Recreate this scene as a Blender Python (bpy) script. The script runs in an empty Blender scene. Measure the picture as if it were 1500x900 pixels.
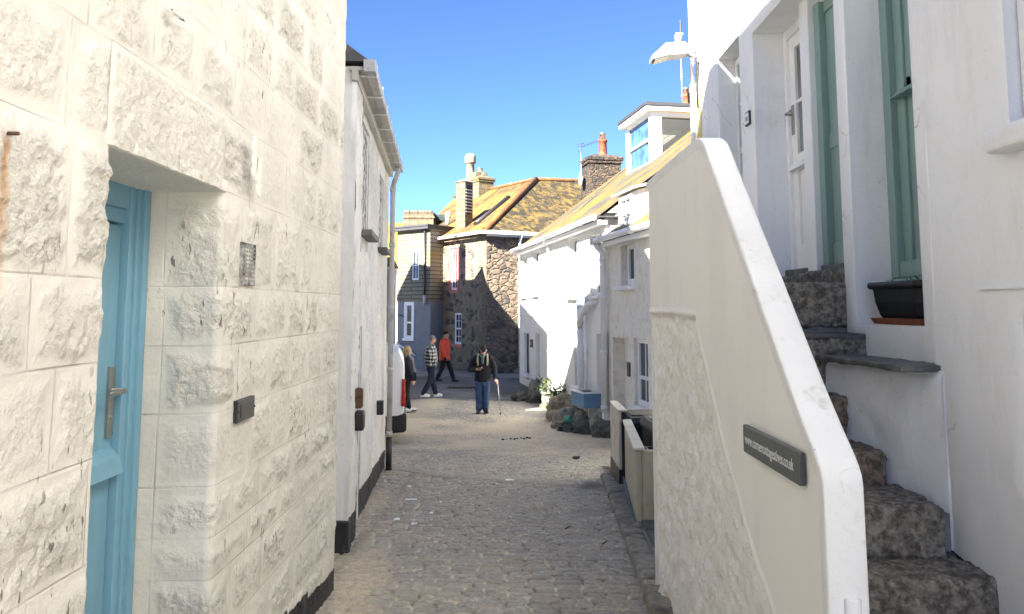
import bpy, bmesh, math, random
import numpy as np
from mathutils import Vector, Matrix, noise as mnoise
random.seed(7)
R = math.radians
scene = bpy.context.scene
C = scene.collection

# ------------------------------------------------------------ camera, light, exposure
cam = bpy.data.cameras.new('Camera')
cam.sensor_width = 36; cam.lens = 36*1127/1500; cam.shift_y = -113/1500
cam.clip_start = .05; cam.clip_end = 3000
co = bpy.data.objects.new('Camera', cam); C.objects.link(co)
co.location = (0, 0, 0); co.rotation_euler = (R(90)+math.atan(.1), 0, 0)
scene.camera = co
SUN_EL, SUN_AZ = 36, 218          # azimuth: direction to the sun = (sin, cos)
world = bpy.data.worlds.new('World'); scene.world = world; world.use_nodes = True
nt = world.node_tree; bgn = nt.nodes['Background']
sky = nt.nodes.new('ShaderNodeTexSky'); sky.sky_type = 'NISHITA'; sky.sun_disc = False
sky.sun_elevation = R(SUN_EL); sky.sun_rotation = R(SUN_AZ)
sky.air_density = .62; sky.dust_density = .05; sky.ozone_density = 7; sky.altitude = 2600
nt.links.new(sky.outputs[0], bgn.inputs[0]); bgn.inputs[1].default_value = .055
sl = bpy.data.lights.new('Sun', 'SUN'); sl.energy = 5.0; sl.angle = R(.5); sl.color = (1, .93, .82)
so = bpy.data.objects.new('Sun', sl); C.objects.link(so)
sd = Vector((math.sin(R(SUN_AZ))*math.cos(R(SUN_EL)), math.cos(R(SUN_AZ))*math.cos(R(SUN_EL)), math.sin(R(SUN_EL))))
so.rotation_euler = sd.to_track_quat('Z', 'Y').to_euler()
so.location = (-4, -4, 12)
vs = scene.view_settings
vs.view_transform = 'Standard'; vs.look = 'None'; vs.gamma = 1; vs.use_curve_mapping = False
vs.exposure = 2.88
scene.render.engine = 'CYCLES'
scene.cycles.max_bounces = 12; scene.cycles.diffuse_bounces = 10

# ------------------------------------------------------------ noise
def h2(ix, iy, s):
    n = (ix.astype(np.int64)*374761393 + iy.astype(np.int64)*668265263 + s*974711) & 0x7fffffff
    n = ((n ^ (n >> 13))*1274126177) & 0x7fffffff
    return ((n ^ (n >> 16)) & 0xffff)/65535.0
def vn(x, y, s=0):
    ix = np.floor(x); iy = np.floor(y); fx = x-ix; fy = y-iy
    fx = fx*fx*(3-2*fx); fy = fy*fy*(3-2*fy)
    a = h2(ix, iy, s); b = h2(ix+1, iy, s); c = h2(ix, iy+1, s); d = h2(ix+1, iy+1, s)
    return a+(b-a)*fx+(c-a)*fy+(a-b-c+d)*fx*fy
def fbm(x, y, s=0, o=4):
    t = 0; a = .5
    for i in range(o):
        t = t+a*vn(x*2**i+i*17.3, y*2**i-i*9.1, s+i); a *= .5
    return t
def sstep(a, b, x):
    t = np.clip((x-a)/(b-a), 0, 1); return t*t*(3-2*t)
def ground(y):
    z = -1.65-.062*min(y, 14)
    if y > 14: z -= .186*(1-math.exp(-(y-14)/3))
    return z

# ------------------------------------------------------------ materials
MT = {}
def lk(t, a, b): t.links.new(a, b)
def newmat(name):
    m = bpy.data.materials.new(name); m.use_nodes = True
    t = m.node_tree; b = t.nodes['Principled BSDF']
    MT[name] = m
    return m, t, b
def N(t, k, **kw):
    n = t.nodes.new(k)
    for a, v in kw.items():
        if a in n.inputs: n.inputs[a].default_value = v
        else: setattr(n, a, v)
    return n
def c4(c): return (c[0], c[1], c[2], 1)
def coord(t, kind='Object', scale=(1, 1, 1)):
    tc = N(t, 'ShaderNodeTexCoord'); mp = N(t, 'ShaderNodeMapping'); mp.inputs['Scale'].default_value = scale
    lk(t, tc.outputs[kind], mp.inputs['Vector']); return mp.outputs[0]
def noise(t, vec, scale, detail=4, rough=.55):
    n = N(t, 'ShaderNodeTexNoise'); n.inputs['Scale'].default_value = scale
    n.inputs['Detail'].default_value = detail; n.inputs['Roughness'].default_value = rough
    lk(t, vec, n.inputs['Vector']); return n.outputs['Fac']
def rng(t, fac, a, b, c=0, d=1):
    n = N(t, 'ShaderNodeMapRange'); n.inputs[1].default_value = a; n.inputs[2].default_value = b
    n.inputs[3].default_value = c; n.inputs[4].default_value = d
    lk(t, fac, n.inputs[0]); return n.outputs[0]
def mixc(t, fac, a, b):
    n = N(t, 'ShaderNodeMix'); n.data_type = 'RGBA'
    if isinstance(fac, (int, float)): n.inputs[0].default_value = fac
    else: lk(t, fac, n.inputs[0])
    for i, v in ((6, a), (7, b)):
        if isinstance(v, (tuple, list)): n.inputs[i].default_value = c4(v)
        else: lk(t, v, n.inputs[i])
    return n.outputs[2]
def math2(t, op, a, b):
    n = N(t, 'ShaderNodeMath'); n.operation = op
    for i, v in ((0, a), (1, b)):
        if isinstance(v, (int, float)): n.inputs[i].default_value = v
        else: lk(t, v, n.inputs[i])
    return n.outputs[0]
def bump(t, h, strength=.5, dist=.01, prev=None):
    n = N(t, 'ShaderNodeBump'); n.inputs['Strength'].default_value = strength; n.inputs['Distance'].default_value = dist
    lk(t, h, n.inputs['Height'])
    if prev is not None: lk(t, prev, n.inputs['Normal'])
    return n.outputs[0]
def paint(name, col, rough=.6, *A, **K):
    cr = K.pop('crack', 0); m = paint0(name, col, rough, *A, **K)
    if cr:
        t = m.node_tree; b = t.nodes['Principled BSDF']; v = coord(t)
        nd = N(t, 'ShaderNodeTexNoise'); nd.inputs['Scale'].default_value = 3; nd.inputs['Detail'].default_value = 6; lk(t, v, nd.inputs['Vector'])
        s_ = N(t, 'ShaderNodeVectorMath', operation='SCALE'); s_.inputs['Scale'].default_value = .35; ad = N(t, 'ShaderNodeVectorMath', operation='ADD')
        lk(t, nd.outputs['Color'], s_.inputs[0]); lk(t, v, ad.inputs[0]); lk(t, s_.outputs[0], ad.inputs[1])
        ve = N(t, 'ShaderNodeTexVoronoi', feature='DISTANCE_TO_EDGE'); ve.inputs['Scale'].default_value = 1.7; lk(t, ad.outputs[0], ve.inputs['Vector'])
        f = math2(t, 'MULTIPLY', rng(t, ve.outputs['Distance'], .002, .006, 1, 0), rng(t, noise(t, v, 1.4, 3), .56, .64))
        sp = math2(t, 'MULTIPLY', rng(t, noise(t, v, 38, 3), .70, .74), rng(t, noise(t, v, 2.1, 2), .5, .6))
        src = b.inputs['Base Color'].links[0].from_socket
        dk = mixc(t, math2(t, 'MULTIPLY', math2(t, 'MAXIMUM', f, sp), cr), src, (.25, .24, .21))
        stn = math2(t, 'MULTIPLY', rng(t, noise(t, coord(t, 'Object', (2.2, 2.2, .35)), 3, 6, .7), .54, .75, 0, .30), 1)
        dk = mixc(t, stn, dk, (.50, .50, .44)); lk(t, dk, b.inputs['Base Color'])
    return m
def paint0(name, col, rough=.6, var=.06, vs_=3, bs=40, bd=.004, dirt=None, ds=1.5, da=(.55, .75), big=0, metallic=0, scale=(1, 1, 1)):
    m, t, b = newmat(name); v = coord(t, 'Object', scale)
    n1 = noise(t, v, vs_, 5)
    dark = tuple(max(0, c*(1-var*2)) for c in col); rough = rough
    cc = mixc(t, rng(t, n1, .3, .7), dark, col)
    if dirt:
        n2 = noise(t, v, ds, 8, .65)
        cc = mixc(t, rng(t, n2, da[0], da[1]), cc, dirt)
    lk(t, cc, b.inputs['Base Color'])
    b.inputs['Roughness'].default_value = rough; b.inputs['Metallic'].default_value = metallic
    nn = None
    if big: nn = bump(t, noise(t, v, 7, 4), .6, big)
    nn = bump(t, noise(t, v, bs, 5), .5, bd, nn)
    lk(t, nn, b.inputs['Normal'])
    return m

def mat_leftwall(name, base, band=(.016, .016, .018)):
    m, t, b = newmat(name); v = coord(t)
    rk = N(t, 'ShaderNodeAttribute', attribute_name='rk').outputs['Fac']
    jd = N(t, 'ShaderNodeAttribute', attribute_name='jd').outputs['Fac']
    bd = N(t, 'ShaderNodeAttribute', attribute_name='band').outputs['Fac']
    n1 = noise(t, v, 2.2, 6)
    cc = mixc(t, rng(t, n1, .35, .65), tuple(c*.84 for c in base), base)
    # grime caught on the rough faces
    n2 = noise(t, v, 11, 8, .7)
    g = math2(t, 'MULTIPLY', rng(t, n2, .5, .68), rk)
    cc = mixc(t, math2(t, 'MULTIPLY', g, .32), cc, (.46, .40, .31))
    # black specks where paint has failed, drawn out downwards
    v2 = coord(t, 'Object', (1, 1, .35))
    n3 = noise(t, v2, 34, 3, .6); n4 = noise(t, v, 1.9, 3)
    s = math2(t, 'MULTIPLY', rng(t, n3, .615, .66), rng(t, n4, .47, .58))
    cc = mixc(t, math2(t, 'MULTIPLY', s, .85), cc, (.10, .085, .07))
    # joint line
    j = rng(t, jd, .002, .006, 1, 0)
    n5 = noise(t, v, 3.0, 2)
    cc = mixc(t, math2(t, 'MULTIPLY', math2(t, 'MULTIPLY', j, .38), rng(t, n5, .35, .6)), cc, (.3, .27, .23))
    if name == 'limewash':
        sp = N(t, 'ShaderNodeSeparateXYZ'); lk(t, v, sp.inputs[0])
        ay = math2(t, 'ABSOLUTE', math2(t, 'ADD', math2(t, 'SUBTRACT', sp.outputs[1], 1.885), math2(t, 'MULTIPLY', math2(t, 'SUBTRACT', noise(t, v, 12, 3), .5), .03)), 0)
        rs_ = math2(t, 'MULTIPLY', rng(t, ay, .006, .024, 1, 0), math2(t, 'MULTIPLY', rng(t, sp.outputs[2], .44, .40), rng(t, sp.outputs[2], -.1, .35)))
        cc = mixc(t, math2(t, 'MULTIPLY', rs_, .8), cc, (.5, .24, .07))
    bf = rng(t, math2(t, 'ADD', bd, math2(t, 'MULTIPLY', math2(t, 'SUBTRACT', noise(t, v, 14, 3), .5), .03)), -.004, .004)
    cc = mixc(t, bf, cc, band)
    lk(t, cc, b.inputs['Base Color']); b.inputs['Roughness'].default_value = .72
    h = math2(t, 'MULTIPLY', noise(t, v, 28, 7, .6), math2(t, 'ADD', math2(t, 'MULTIPLY', rk, 1.0), .12))
    nn = bump(t, h, 1.0, .034)
    nn = bump(t, math2(t, 'MULTIPLY', math2(t, 'SUBTRACT', rng(t, jd, .001, .006), 1), rng(t, noise(t, v, 2.4, 3), .38, .56)), .8, .004, nn)
    nn = bump(t, noise(t, v, 5, 4), .6, .02, nn)
    nn = bump(t, noise(t, v, 140, 3), .35, .002, nn)
    lk(t, nn, b.inputs['Normal'])
    return m

def mat_rubblewhite(name, base, amt=.05, sc=5.5, dirtc=(.42, .38, .31)):
    m, t, b = newmat(name); v = coord(t)
    n1 = noise(t, v, 6, 8, .68)
    cc = mixc(t, rng(t, n1, .50, .72, 0, .55), base, dirtc)
    n3 = noise(t, coord(t, 'Object', (1, 1, .4)), 30, 3, .6)
    cc = mixc(t, rng(t, n3, .71, .74), cc, (.12, .11, .09))
    lk(t, cc, b.inputs['Base Color']); b.inputs['Roughness'].default_value = .75
    vo = N(t, 'ShaderNodeTexVoronoi', feature='SMOOTH_F1'); vo.inputs['Scale'].default_value = sc
    nd = N(t, 'ShaderNodeTexNoise'); nd.inputs['Scale'].default_value = 4; lk(t, v, nd.inputs['Vector'])
    ad = N(t, 'ShaderNodeVectorMath', operation='ADD'); lk(t, v, ad.inputs[0])
    sc_ = N(t, 'ShaderNodeVectorMath', operation='SCALE'); sc_.inputs['Scale'].default_value = .25
    lk(t, nd.outputs['Color'], sc_.inputs[0]); lk(t, sc_.outputs[0], ad.inputs[1]); lk(t, ad.outputs[0], vo.inputs['Vector'])
    nn = bump(t, vo.outputs['Distance'], .7, amt)
    nn = bump(t, noise(t, v, 22, 7, .62), .8, .012, nn)
    lk(t, nn, b.inputs['Normal'])
    return m

def mat_parapet():
    m, t, b = newmat('parapet'); v = coord(t)
    rub = N(t, 'ShaderNodeAttribute', attribute_name='rub').outputs['Fac']
    vs2 = coord(t, 'Object', (1, 1, .25))
    sm = mixc(t, rng(t, noise(t, vs2, 3.5, 5), .4, .75), (.84, .83, .785), (.78, .77, .73))
    rr = mixc(t, rng(t, noise(t, v, 6, 8, .68), .42, .8, 0, .35), (.88, .87, .82), (.62, .58, .49))
    n3 = noise(t, coord(t, 'Object', (1, 1, .4)), 34, 3, .6)
    rr = mixc(t, rng(t, n3, .71, .76, 0, .8), rr, (.16, .14, .11))
    cc = mixc(t, rub, sm, rr)
    lk(t, cc, b.inputs['Base Color']); b.inputs['Roughness'].default_value = .7
    h = math2(t, 'MULTIPLY', noise(t, v, 26, 7, .62), math2(t, 'ADD', rub, .06))
    nn = bump(t, h, .8, .022); nn = bump(t, noise(t, v, 160, 3), .3, .0015, nn)
    lk(t, nn, b.inputs['Normal'])
mat_parapet()

def mat_rubble(name, c1, c2, dark, mortar, sc=3.2, stretch=1.4):
    m, t, b = newmat(name); v = coord(t, 'Object', (1, 1, stretch))
    nd = N(t, 'ShaderNodeTexNoise'); nd.inputs['Scale'].default_value = 3; lk(t, v, nd.inputs['Vector'])
    sc_ = N(t, 'ShaderNodeVectorMath', operation='SCALE'); sc_.inputs['Scale'].default_value = .3
    ad = N(t, 'ShaderNodeVectorMath', operation='ADD'); lk(t, v, ad.inputs[0])
    lk(t, nd.outputs['Color'], sc_.inputs[0]); lk(t, sc_.outputs[0], ad.inputs[1])
    vo = N(t, 'ShaderNodeTexVoronoi', feature='F1'); vo.inputs['Scale'].default_value = sc; lk(t, ad.outputs[0], vo.inputs['Vector'])
    ve = N(t, 'ShaderNodeTexVoronoi', feature='DISTANCE_TO_EDGE'); ve.inputs['Scale'].default_value = sc; lk(t, ad.outputs[0], ve.inputs['Vector'])
    sx = N(t, 'ShaderNodeSeparateColor'); lk(t, vo.outputs['Color'], sx.inputs[0])
    cc = mixc(t, sx.outputs[0], c1, c2)
    cc = mixc(t, rng(t, sx.outputs[1], .70, .74), cc, dark)
    cc = mixc(t, rng(t, noise(t, v, 9, 5), .4, .7, 0, .5), cc, mortar)
    cc = mixc(t, rng(t, ve.outputs['Distance'], .03, .09, 1, 0), cc, mortar)
    lk(t, cc, b.inputs['Base Color']); b.inputs['Roughness'].default_value = .85
    nn = bump(t, rng(t, ve.outputs['Distance'], .0, .18), .9, .05)
    nn = bump(t, noise(t, v, 14, 6), .6, .03, nn)
    lk(t, nn, b.inputs['Normal'])
    return m

def mat_courses(name, c1, c2, mortar, bw, rh, dirt, da=(.5, .7), mort=.012, bumpd=.01, ds=1.2, stain=None):
    m, t, b = newmat(name); uv = coord(t, 'UV'); v = coord(t)
    br = N(t, 'ShaderNodeTexBrick'); br.inputs['Scale'].default_value = 1
    br.inputs['Brick Width'].default_value = bw; br.inputs['Row Height'].default_value = rh
    br.inputs['Mortar Size'].default_value = mort; br.inputs['Mortar Smooth'].default_value = .3
    br.inputs['Color1'].default_value = c4(c1); br.inputs['Color2'].default_value = c4(c2); br.inputs['Mortar'].default_value = c4(mortar)
    lk(t, uv, br.inputs['Vector'])
    n2 = noise(t, v, ds, 8, .68)
    n3 = noise(t, v, 14, 5, .6)
    f = math2(t, 'ADD', math2(t, 'MULTIPLY', n2, .7), math2(t, 'MULTIPLY', n3, .3))
    cc = mixc(t, rng(t, f, da[0], da[1]), br.outputs['Color'], dirt)
    if stain: cc = mixc(t, rng(t, noise(t, v, 2.6, 6, .7), .52, .66, 0, .8), cc, stain)
    lk(t, cc, b.inputs['Base Color']); b.inputs['Roughness'].default_value = .85
    nn = bump(t, br.outputs['Fac'], -.8, bumpd)
    nn = bump(t, n3, .6, .012, nn)
    lk(t, nn, b.inputs['Normal'])
    return m

def mat_glass(name, col=(.02, .025, .03), rough=.04):
    m, t, b = newmat(name); v = coord(t)
    lk(t, mixc(t, rng(t, noise(t, v, 2.5, 2), .4, .6), col, tuple(c*1.8+.01 for c in col)), b.inputs['Base Color'])
    b.inputs['Roughness'].default_value = rough
    lk(t, bump(t, noise(t, v, 3, 1), .15, .004), b.inputs['Normal']); return m

mat_leftwall('limewash', (.70, .668, .59))
mat_leftwall('limewash_two', (.76, .735, .67))
mat_leftwall('roughcast', (.76, .745, .69))
paint('lintel', (.78, .745, .665), .75, .05, 4, 32, .020)
paint('render_white', (.82, .82, .82), .55, .03, 2, 60, .004, dirt=(.66, .66, .65), da=(.6, .8), big=.008, crack=.6)
paint('render_cool', (.86, .865, .875), .5, .03, 2.5, 50, .005, dirt=(.64, .65, .66), da=(.58, .8), big=.02, crack=.6)
paint('coping_white', (.80, .80, .785), .6, .03, 5, 50, .006, dirt=(.55, .54, .48), da=(.58, .72), ds=6, big=.018, crack=.8)
paint('cottage_white', (.80, .80, .79), .6, .03, 2, 30, .006, big=.01)
mat_rubblewhite('cottage_cream', (.76, .73, .65), .02, 6)
paint('band_dark', (.018, .019, .022), .6, .1, 6, 30, .006, dirt=(.12, .11, .10), da=(.62, .72), ds=7)
paint('navy', (.015, .03, .06), .55, .1, 5, 30, .004)
paint('blue_plinth', (.06, .12, .19), .6, .12, 5, 30, .005, dirt=(.12, .16, .2), da=(.55, .7))
paint('blue_wood', (.17, .35, .46), .45, .05, 4, 30, .0015, scale=(6, 6, .5))
paint('teal_wood', (.235, .36, .345), .4, .05, 4, 30, .0015, scale=(6, 6, .5))
paint('white_wood', (.84, .85, .86), .4, .02, 4, 30, .001)
paint('white_plastic', (.78, .79, .80), .3, .02, 3, 10, .0005)
paint('grey_plastic', (.42, .43, .44), .45, .08, 8, 40, .001, dirt=(.25, .25, .24), da=(.58, .7), ds=5)
paint('gutter_grey', (.50, .50, .48), .5, .08, 4, 30, .002, dirt=(.27, .26, .24), da=(.5, .7), ds=4)
paint('lamp_grey', (.24, .24, .235), .45, .05, 8, 40, .001)
paint('soffit', (.52, .51, .47), .6, .06, 4, 30, .002, dirt=(.36, .34, .3), da=(.5, .7), ds=4)
paint('black_plastic', (.009, .010, .011), .5, .1, 10, 90, .0006, dirt=(.03, .03, .03), da=(.6, .75), ds=5)
paint('black_iron', (.02, .02, .022), .5, .1, 10, 60, .001)
paint('steel', (.42, .40, .37), .3, .05, 20, 90, .0004, metallic=1)
paint('alu', (.6, .6, .6), .35, .04, 20, 90, .0004, metallic=1)
paint('slate', (.085, .088, .09), .6, .15, 8, 30, .006, dirt=(.17, .16, .14), da=(.5, .68), ds=5)
paint('lead', (.05, .052, .058), .6, .12, 4, 20, .003)
paint('plate_grey', (.075, .085, .08), .35, .05, 6, 40, .0006)
paint('lettering', (.72, .72, .68), .5, .02, 6, 40, .0003)
paint('yellow_paint', (.72, .60, .22), .6, .05, 4, 40, .002)
paint('terracotta', (.22, .07, .032), .75, .12, 6, 50, .003, dirt=(.25, .13, .06), da=(.55, .7))
paint('buff_pot', (.30, .25, .165), .8, .1, 6, 50, .003)
paint('grey_render', (.20, .22, .25), .7, .06, 2, 40, .004, dirt=(.15, .16, .175), da=(.5, .7))
paint('concrete_cream', (.50, .475, .37), .8, .07, 3, 60, .003, dirt=(.33, .34, .24), da=(.5, .72), ds=3)
paint('concrete_light', (.62, .59, .5), .75, .07, 3, 60, .003, dirt=(.4, .38, .32), da=(.5, .7), ds=4)
paint('granite', (.33, .29, .235), .9, .30, 42, 70, .02, dirt=(.085, .072, .058), da=(.44, .59), ds=28, big=.03)
paint('granite_brown', (.31, .23, .165), .9, .30, 42, 70, .02, dirt=(.08, .062, .05), da=(.44, .59), ds=26, big=.03)
paint('cement', (.27, .26, .24), .85, .1, 6, 60, .005, dirt=(.17, .165, .15), da=(.5, .65), ds=4)
paint('kerbstone', (.31, .285, .235), .85, .25, 12, 50, .01, dirt=(.09, .082, .07), da=(.5, .65), ds=5, big=.015)
paint('asphalt', (.12, .124, .13), .9, .15, 5, 80, .01, dirt=(.20, .195, .18), da=(.48, .7), ds=.8)
paint('pavement', (.28, .27, .24), .9, .12, 3, 60, .008, dirt=(.10, .1, .095), da=(.5, .7), ds=1.5)
paint('earth', (.12, .115, .10), .95, .1, 3, 30, .01)
paint('van_white', (.80, .81, .81), .25, .01, 2, 5, .0002)
paint('tyre', (.015, .015, .015), .8, .1, 20, 60, .003)
paint('red_lens', (.45, .02, .015), .15, .02, 8, 20, .0005)
paint('amber_lens', (.6, .25, .03), .15, .02, 8, 20, .0005)
paint('rock_dark', (.13, .13, .105), .9, .3, 9, 40, .015, dirt=(.035, .045, .025), da=(.5, .62), ds=5, big=.02)
paint('rock_ochre', (.46, .38, .25), .9, .25, 9, 40, .015, dirt=(.15, .13, .09), da=(.5, .62), ds=6, big=.02)
paint('rock_grey', (.34, .32, .26), .9, .25, 9, 40, .015, dirt=(.1, .1, .075), da=(.5, .62), ds=6, big=.02)
paint('green_glass', (.05, .3, .2), .3, .1, 9, 20, .002)
paint('box_blue', (.13, .27, .42), .6, .06, 5, 40, .002, dirt=(.3, .38, .42), da=(.62, .75), ds=6)
paint('soil', (.09, .075, .03), .95, .3, 20, 60, .02, dirt=(.13, .14, .03), da=(.5, .6), ds=14)
paint('leaf', (.05, .085, .03), .6, .3, 20, 40, .002)
paint('leaf_light', (.10, .13, .04), .6, .3, 20, 40, .002)
paint('pot_stone', (.33, .32, .25), .85, .1, 8, 50, .005, dirt=(.2, .21, .15), da=(.5, .65), ds=6)
paint('skin', (.52, .30, .21), .5, .04, 14, 60, .0006)
paint('skin_pale', (.58, .36, .27), .5, .04, 14, 60, .0006)
paint('hair_blonde', (.50, .36, .18), .55, .2, 30, 120, .004, scale=(1, 1, .3))
paint('hair_dark', (.05, .035, .025), .6, .2, 30, 120, .004)
paint('beard', (.16, .07, .035), .7, .2, 30, 120, .004)
paint('eye_white', (.7, .68, .64), .3, .02, 8, 20, .0002)
paint('cloth_black', (.010, .011, .014), .9, .2, 12, 25, .010)
paint('cloth_navy', (.014, .018, .032), .9, .2, 12, 25, .010)
paint('jeans', (.045, .095, .21), .85, .25, 9, 25, .010)
paint('jeans_dark', (.012, .018, .042), .85, .25, 9, 25, .010)
paint('parka_red', (.75, .07, .015), .6, .14, 8, 18, .014)
paint('hoodie_green', (.13, .22, .19), .9, .1, 12, 25, .008)
paint('fleece', (.6, .57, .5), .95, .1, 20, 80, .006)
paint('scarf_grey', (.30, .29, .29), .95, .35, 18, 50, .010)
paint('beanie_grey', (.20, .18, .19), .95, .12, 30, 90, .004)
paint('strap_beige', (.45, .40, .28), .8, .1, 12, 40, .003)
paint('shoe_black', (.015, .014, .014), .5, .1, 12, 40, .002)
paint('shoe_white', (.72, .72, .70), .6, .05, 12, 40, .002)
paint('pink_wood', (.62, .16, .16), .5, .05, 4, 30, .001)
paint('paper', (.75, .77, .80), .7, .03, 12, 40, .001)
paint('rust', (.13, .07, .035), .9, .3, 20, 40, .004)
mat_glass('glass', (.025, .03, .035)); mat_glass('glass_pale', (.10, .12, .13)); mat_glass('glass_van', (.04, .05, .05))
mat_glass('sky_glass', (.04, .09, .17), .05)  # blue base colour stands in for reflected sky
paint('ridge_orange', (.17, .065, .02), .8, .12, 4, 30, .006, dirt=(.21, .11, .025), da=(.5, .66), ds=2)
m_, t_, b_ = newmat('clear_glass'); b_.inputs['Base Color'].default_value = (.8, .85, .85, 1); b_.inputs['Roughness'].default_value = .02; b_.inputs['Transmission Weight'].default_value = .95; b_.inputs['IOR'].default_value = 1.01
mat_glass('lamp_lens', (.25, .25, .23), .25)
mat_courses('roof_cottage', (.055, .053, .042), (.085, .08, .06), (.012, .011, .009), .34, .24, (.15, .092, .010), (.47, .55), .03, .04, .75, stain=(.075, .066, .045))
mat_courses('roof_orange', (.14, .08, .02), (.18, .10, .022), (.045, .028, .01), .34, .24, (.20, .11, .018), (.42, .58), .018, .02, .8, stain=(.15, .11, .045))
mat_courses('roof_brown', (.085, .065, .035), (.115, .088, .04), (.02, .016, .01), .36, .24, (.165, .108, .02), (.47, .60), .022, .03, 3.2, stain=(.06, .052, .035))  # darker tiles for the grazed slope, shade put into their colour
mat_courses('hung_slate', (.17, .165, .13), (.215, .20, .15), (.05, .045, .035), 1.3, .17, (.22, .165, .035), (.52, .66), .022, .03, .7)
mat_courses('brick_old', (.11, .07, .05), (.07, .05, .038), (.11, .095, .075), .30, .115, (.07, .06, .04), (.48, .6), .02, .04, 2)
mat_courses('stack_stone', (.17, .145, .095), (.125, .105, .07), (.07, .06, .04), .42, .24, (.17, .12, .035), (.5, .64), .025, .04, 1.6, stain=(.07, .06, .042))
paint('quoin_stone', (.19, .15, .10), .85, .15, 8, 30, .02, dirt=(.2, .16, .11), da=(.5, .64), ds=3, big=.03)
mat_rubble('chimney_stone', (.115, .075, .055), (.07, .052, .042), (.035, .032, .03), (.05, .043, .034), 5.5, 2.4)
mat_rubble('rubble_lit', (.29, .24, .155), (.18, .145, .10), (.05, .05, .054), (.27, .215, .135), 3.6, 1.3)  # paler stone for the sunlit face, sunlight put into its colour
mat_rubble('rubble_shaded', (.25, .18, .13), (.17, .125, .095), (.07, .062, .056), (.13, .108, .08), 3.3, 1.5)  # same stone darkened for the other face, shade put into its colour

def mat_cloth_check():
    m, t, b = newmat('cloth_check'); v = coord(t)
    sx = N(t, 'ShaderNodeSeparateXYZ'); lk(t, v, sx.inputs[0])
    a = math2(t, 'SINE', math2(t, 'MULTIPLY', math2(t, 'ADD', sx.outputs[0], sx.outputs[1]), 55), 0)
    c = math2(t, 'SINE', math2(t, 'MULTIPLY', sx.outputs[2], 62), 0)
    f = math2(t, 'ADD', rng(t, a, -.1, .1, 0, .5), rng(t, c, -.1, .1, 0, .5))
    lk(t, mixc(t, rng(t, f, .3, 1), (.015, .015, .018), (.62, .62, .62)), b.inputs['Base Color'])
    b.inputs['Roughness'].default_value = .95
    lk(t, bump(t, noise(t, v, 25, 4), .5, .01), b.inputs['Normal'])
mat_cloth_check()

def mat_setts():
    m, t, b = newmat('setts'); v = coord(t)
    sand = N(t, 'ShaderNodeAttribute', attribute_name='sand').outputs['Fac']
    tone = N(t, 'ShaderNodeAttribute', attribute_name='tone').outputs['Fac']
    joint = N(t, 'ShaderNodeAttribute', attribute_name='joint').outputs['Fac']
    wet = N(t, 'ShaderNodeAttribute', attribute_name='wet').outputs['Fac']
    st = mixc(t, tone, (.34, .325, .28), (.52, .50, .43))
    st = mixc(t, rng(t, noise(t, v, 30, 6, .65), .35, .7), (.20, .195, .18), st)
    st = mixc(t, rng(t, noise(t, v, 2.2, 5), .42, .7, 0, .55), st, (.38, .335, .26))
    sc = mixc(t, rng(t, noise(t, v, 60, 3), .4, .6), (.64, .54, .385), (.50, .42, .30))  # sand colour lifted to paint in the sunny glow on the lane
    jc = mixc(t, rng(t, noise(t, v, 9, 4), .4, .62), (.17, .145, .11), (.60, .52, .385))
    cc = mixc(t, joint, st, jc)
    sf = rng(t, math2(t, 'ADD', sand, math2(t, 'MULTIPLY', math2(t, 'SUBTRACT', noise(t, v, 16, 8, .75), .5), 1.1)), .36, .72)
    cc = mixc(t, sf, cc, sc)
    cc = mixc(t, wet, cc, (.075, .068, .058))
    lk(t, cc, b.inputs['Base Color']); b.inputs['Roughness'].default_value = .85
    nn = bump(t, noise(t, v, 45, 6, .65), .6, .006)
    lk(t, nn, b.inputs['Normal'])
mat_setts()

# ------------------------------------------------------------ building helpers
def link(o):
    C.objects.link(o); return o
def adopt(o, p):
    if p is not None:
        o.parent = p
        o.matrix_parent_inverse = Matrix.Translation(p.location).inverted() if p.type == 'EMPTY' else p.matrix_parent_inverse.copy()
        if p.type != 'EMPTY': o.matrix_parent_inverse = Matrix.Identity(4)
def thing(name, label, cat, loc, group=None):
    o = bpy.data.objects.new(name, None); link(o); o.location = loc; o.empty_display_size = .2
    return tag(o, label, cat, group)
def tag(o, label, cat, group=None):
    o['label'] = label; o['category'] = cat
    if group: o['group'] = group
    return o
def struct(o): o['kind'] = 'structure'; return o
class Fr:
    def __init__(s, o=(0, 0, 0), u=(1, 0, 0), v=(0, 1, 0)):
        s.o = Vector(o); s.u = Vector(u).normalized(); s.v = Vector(v).normalized()
    def __call__(s, a, b, c): return s.o+s.u*a+s.v*b+Vector((0, 0, c))
W = Fr()
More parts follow.
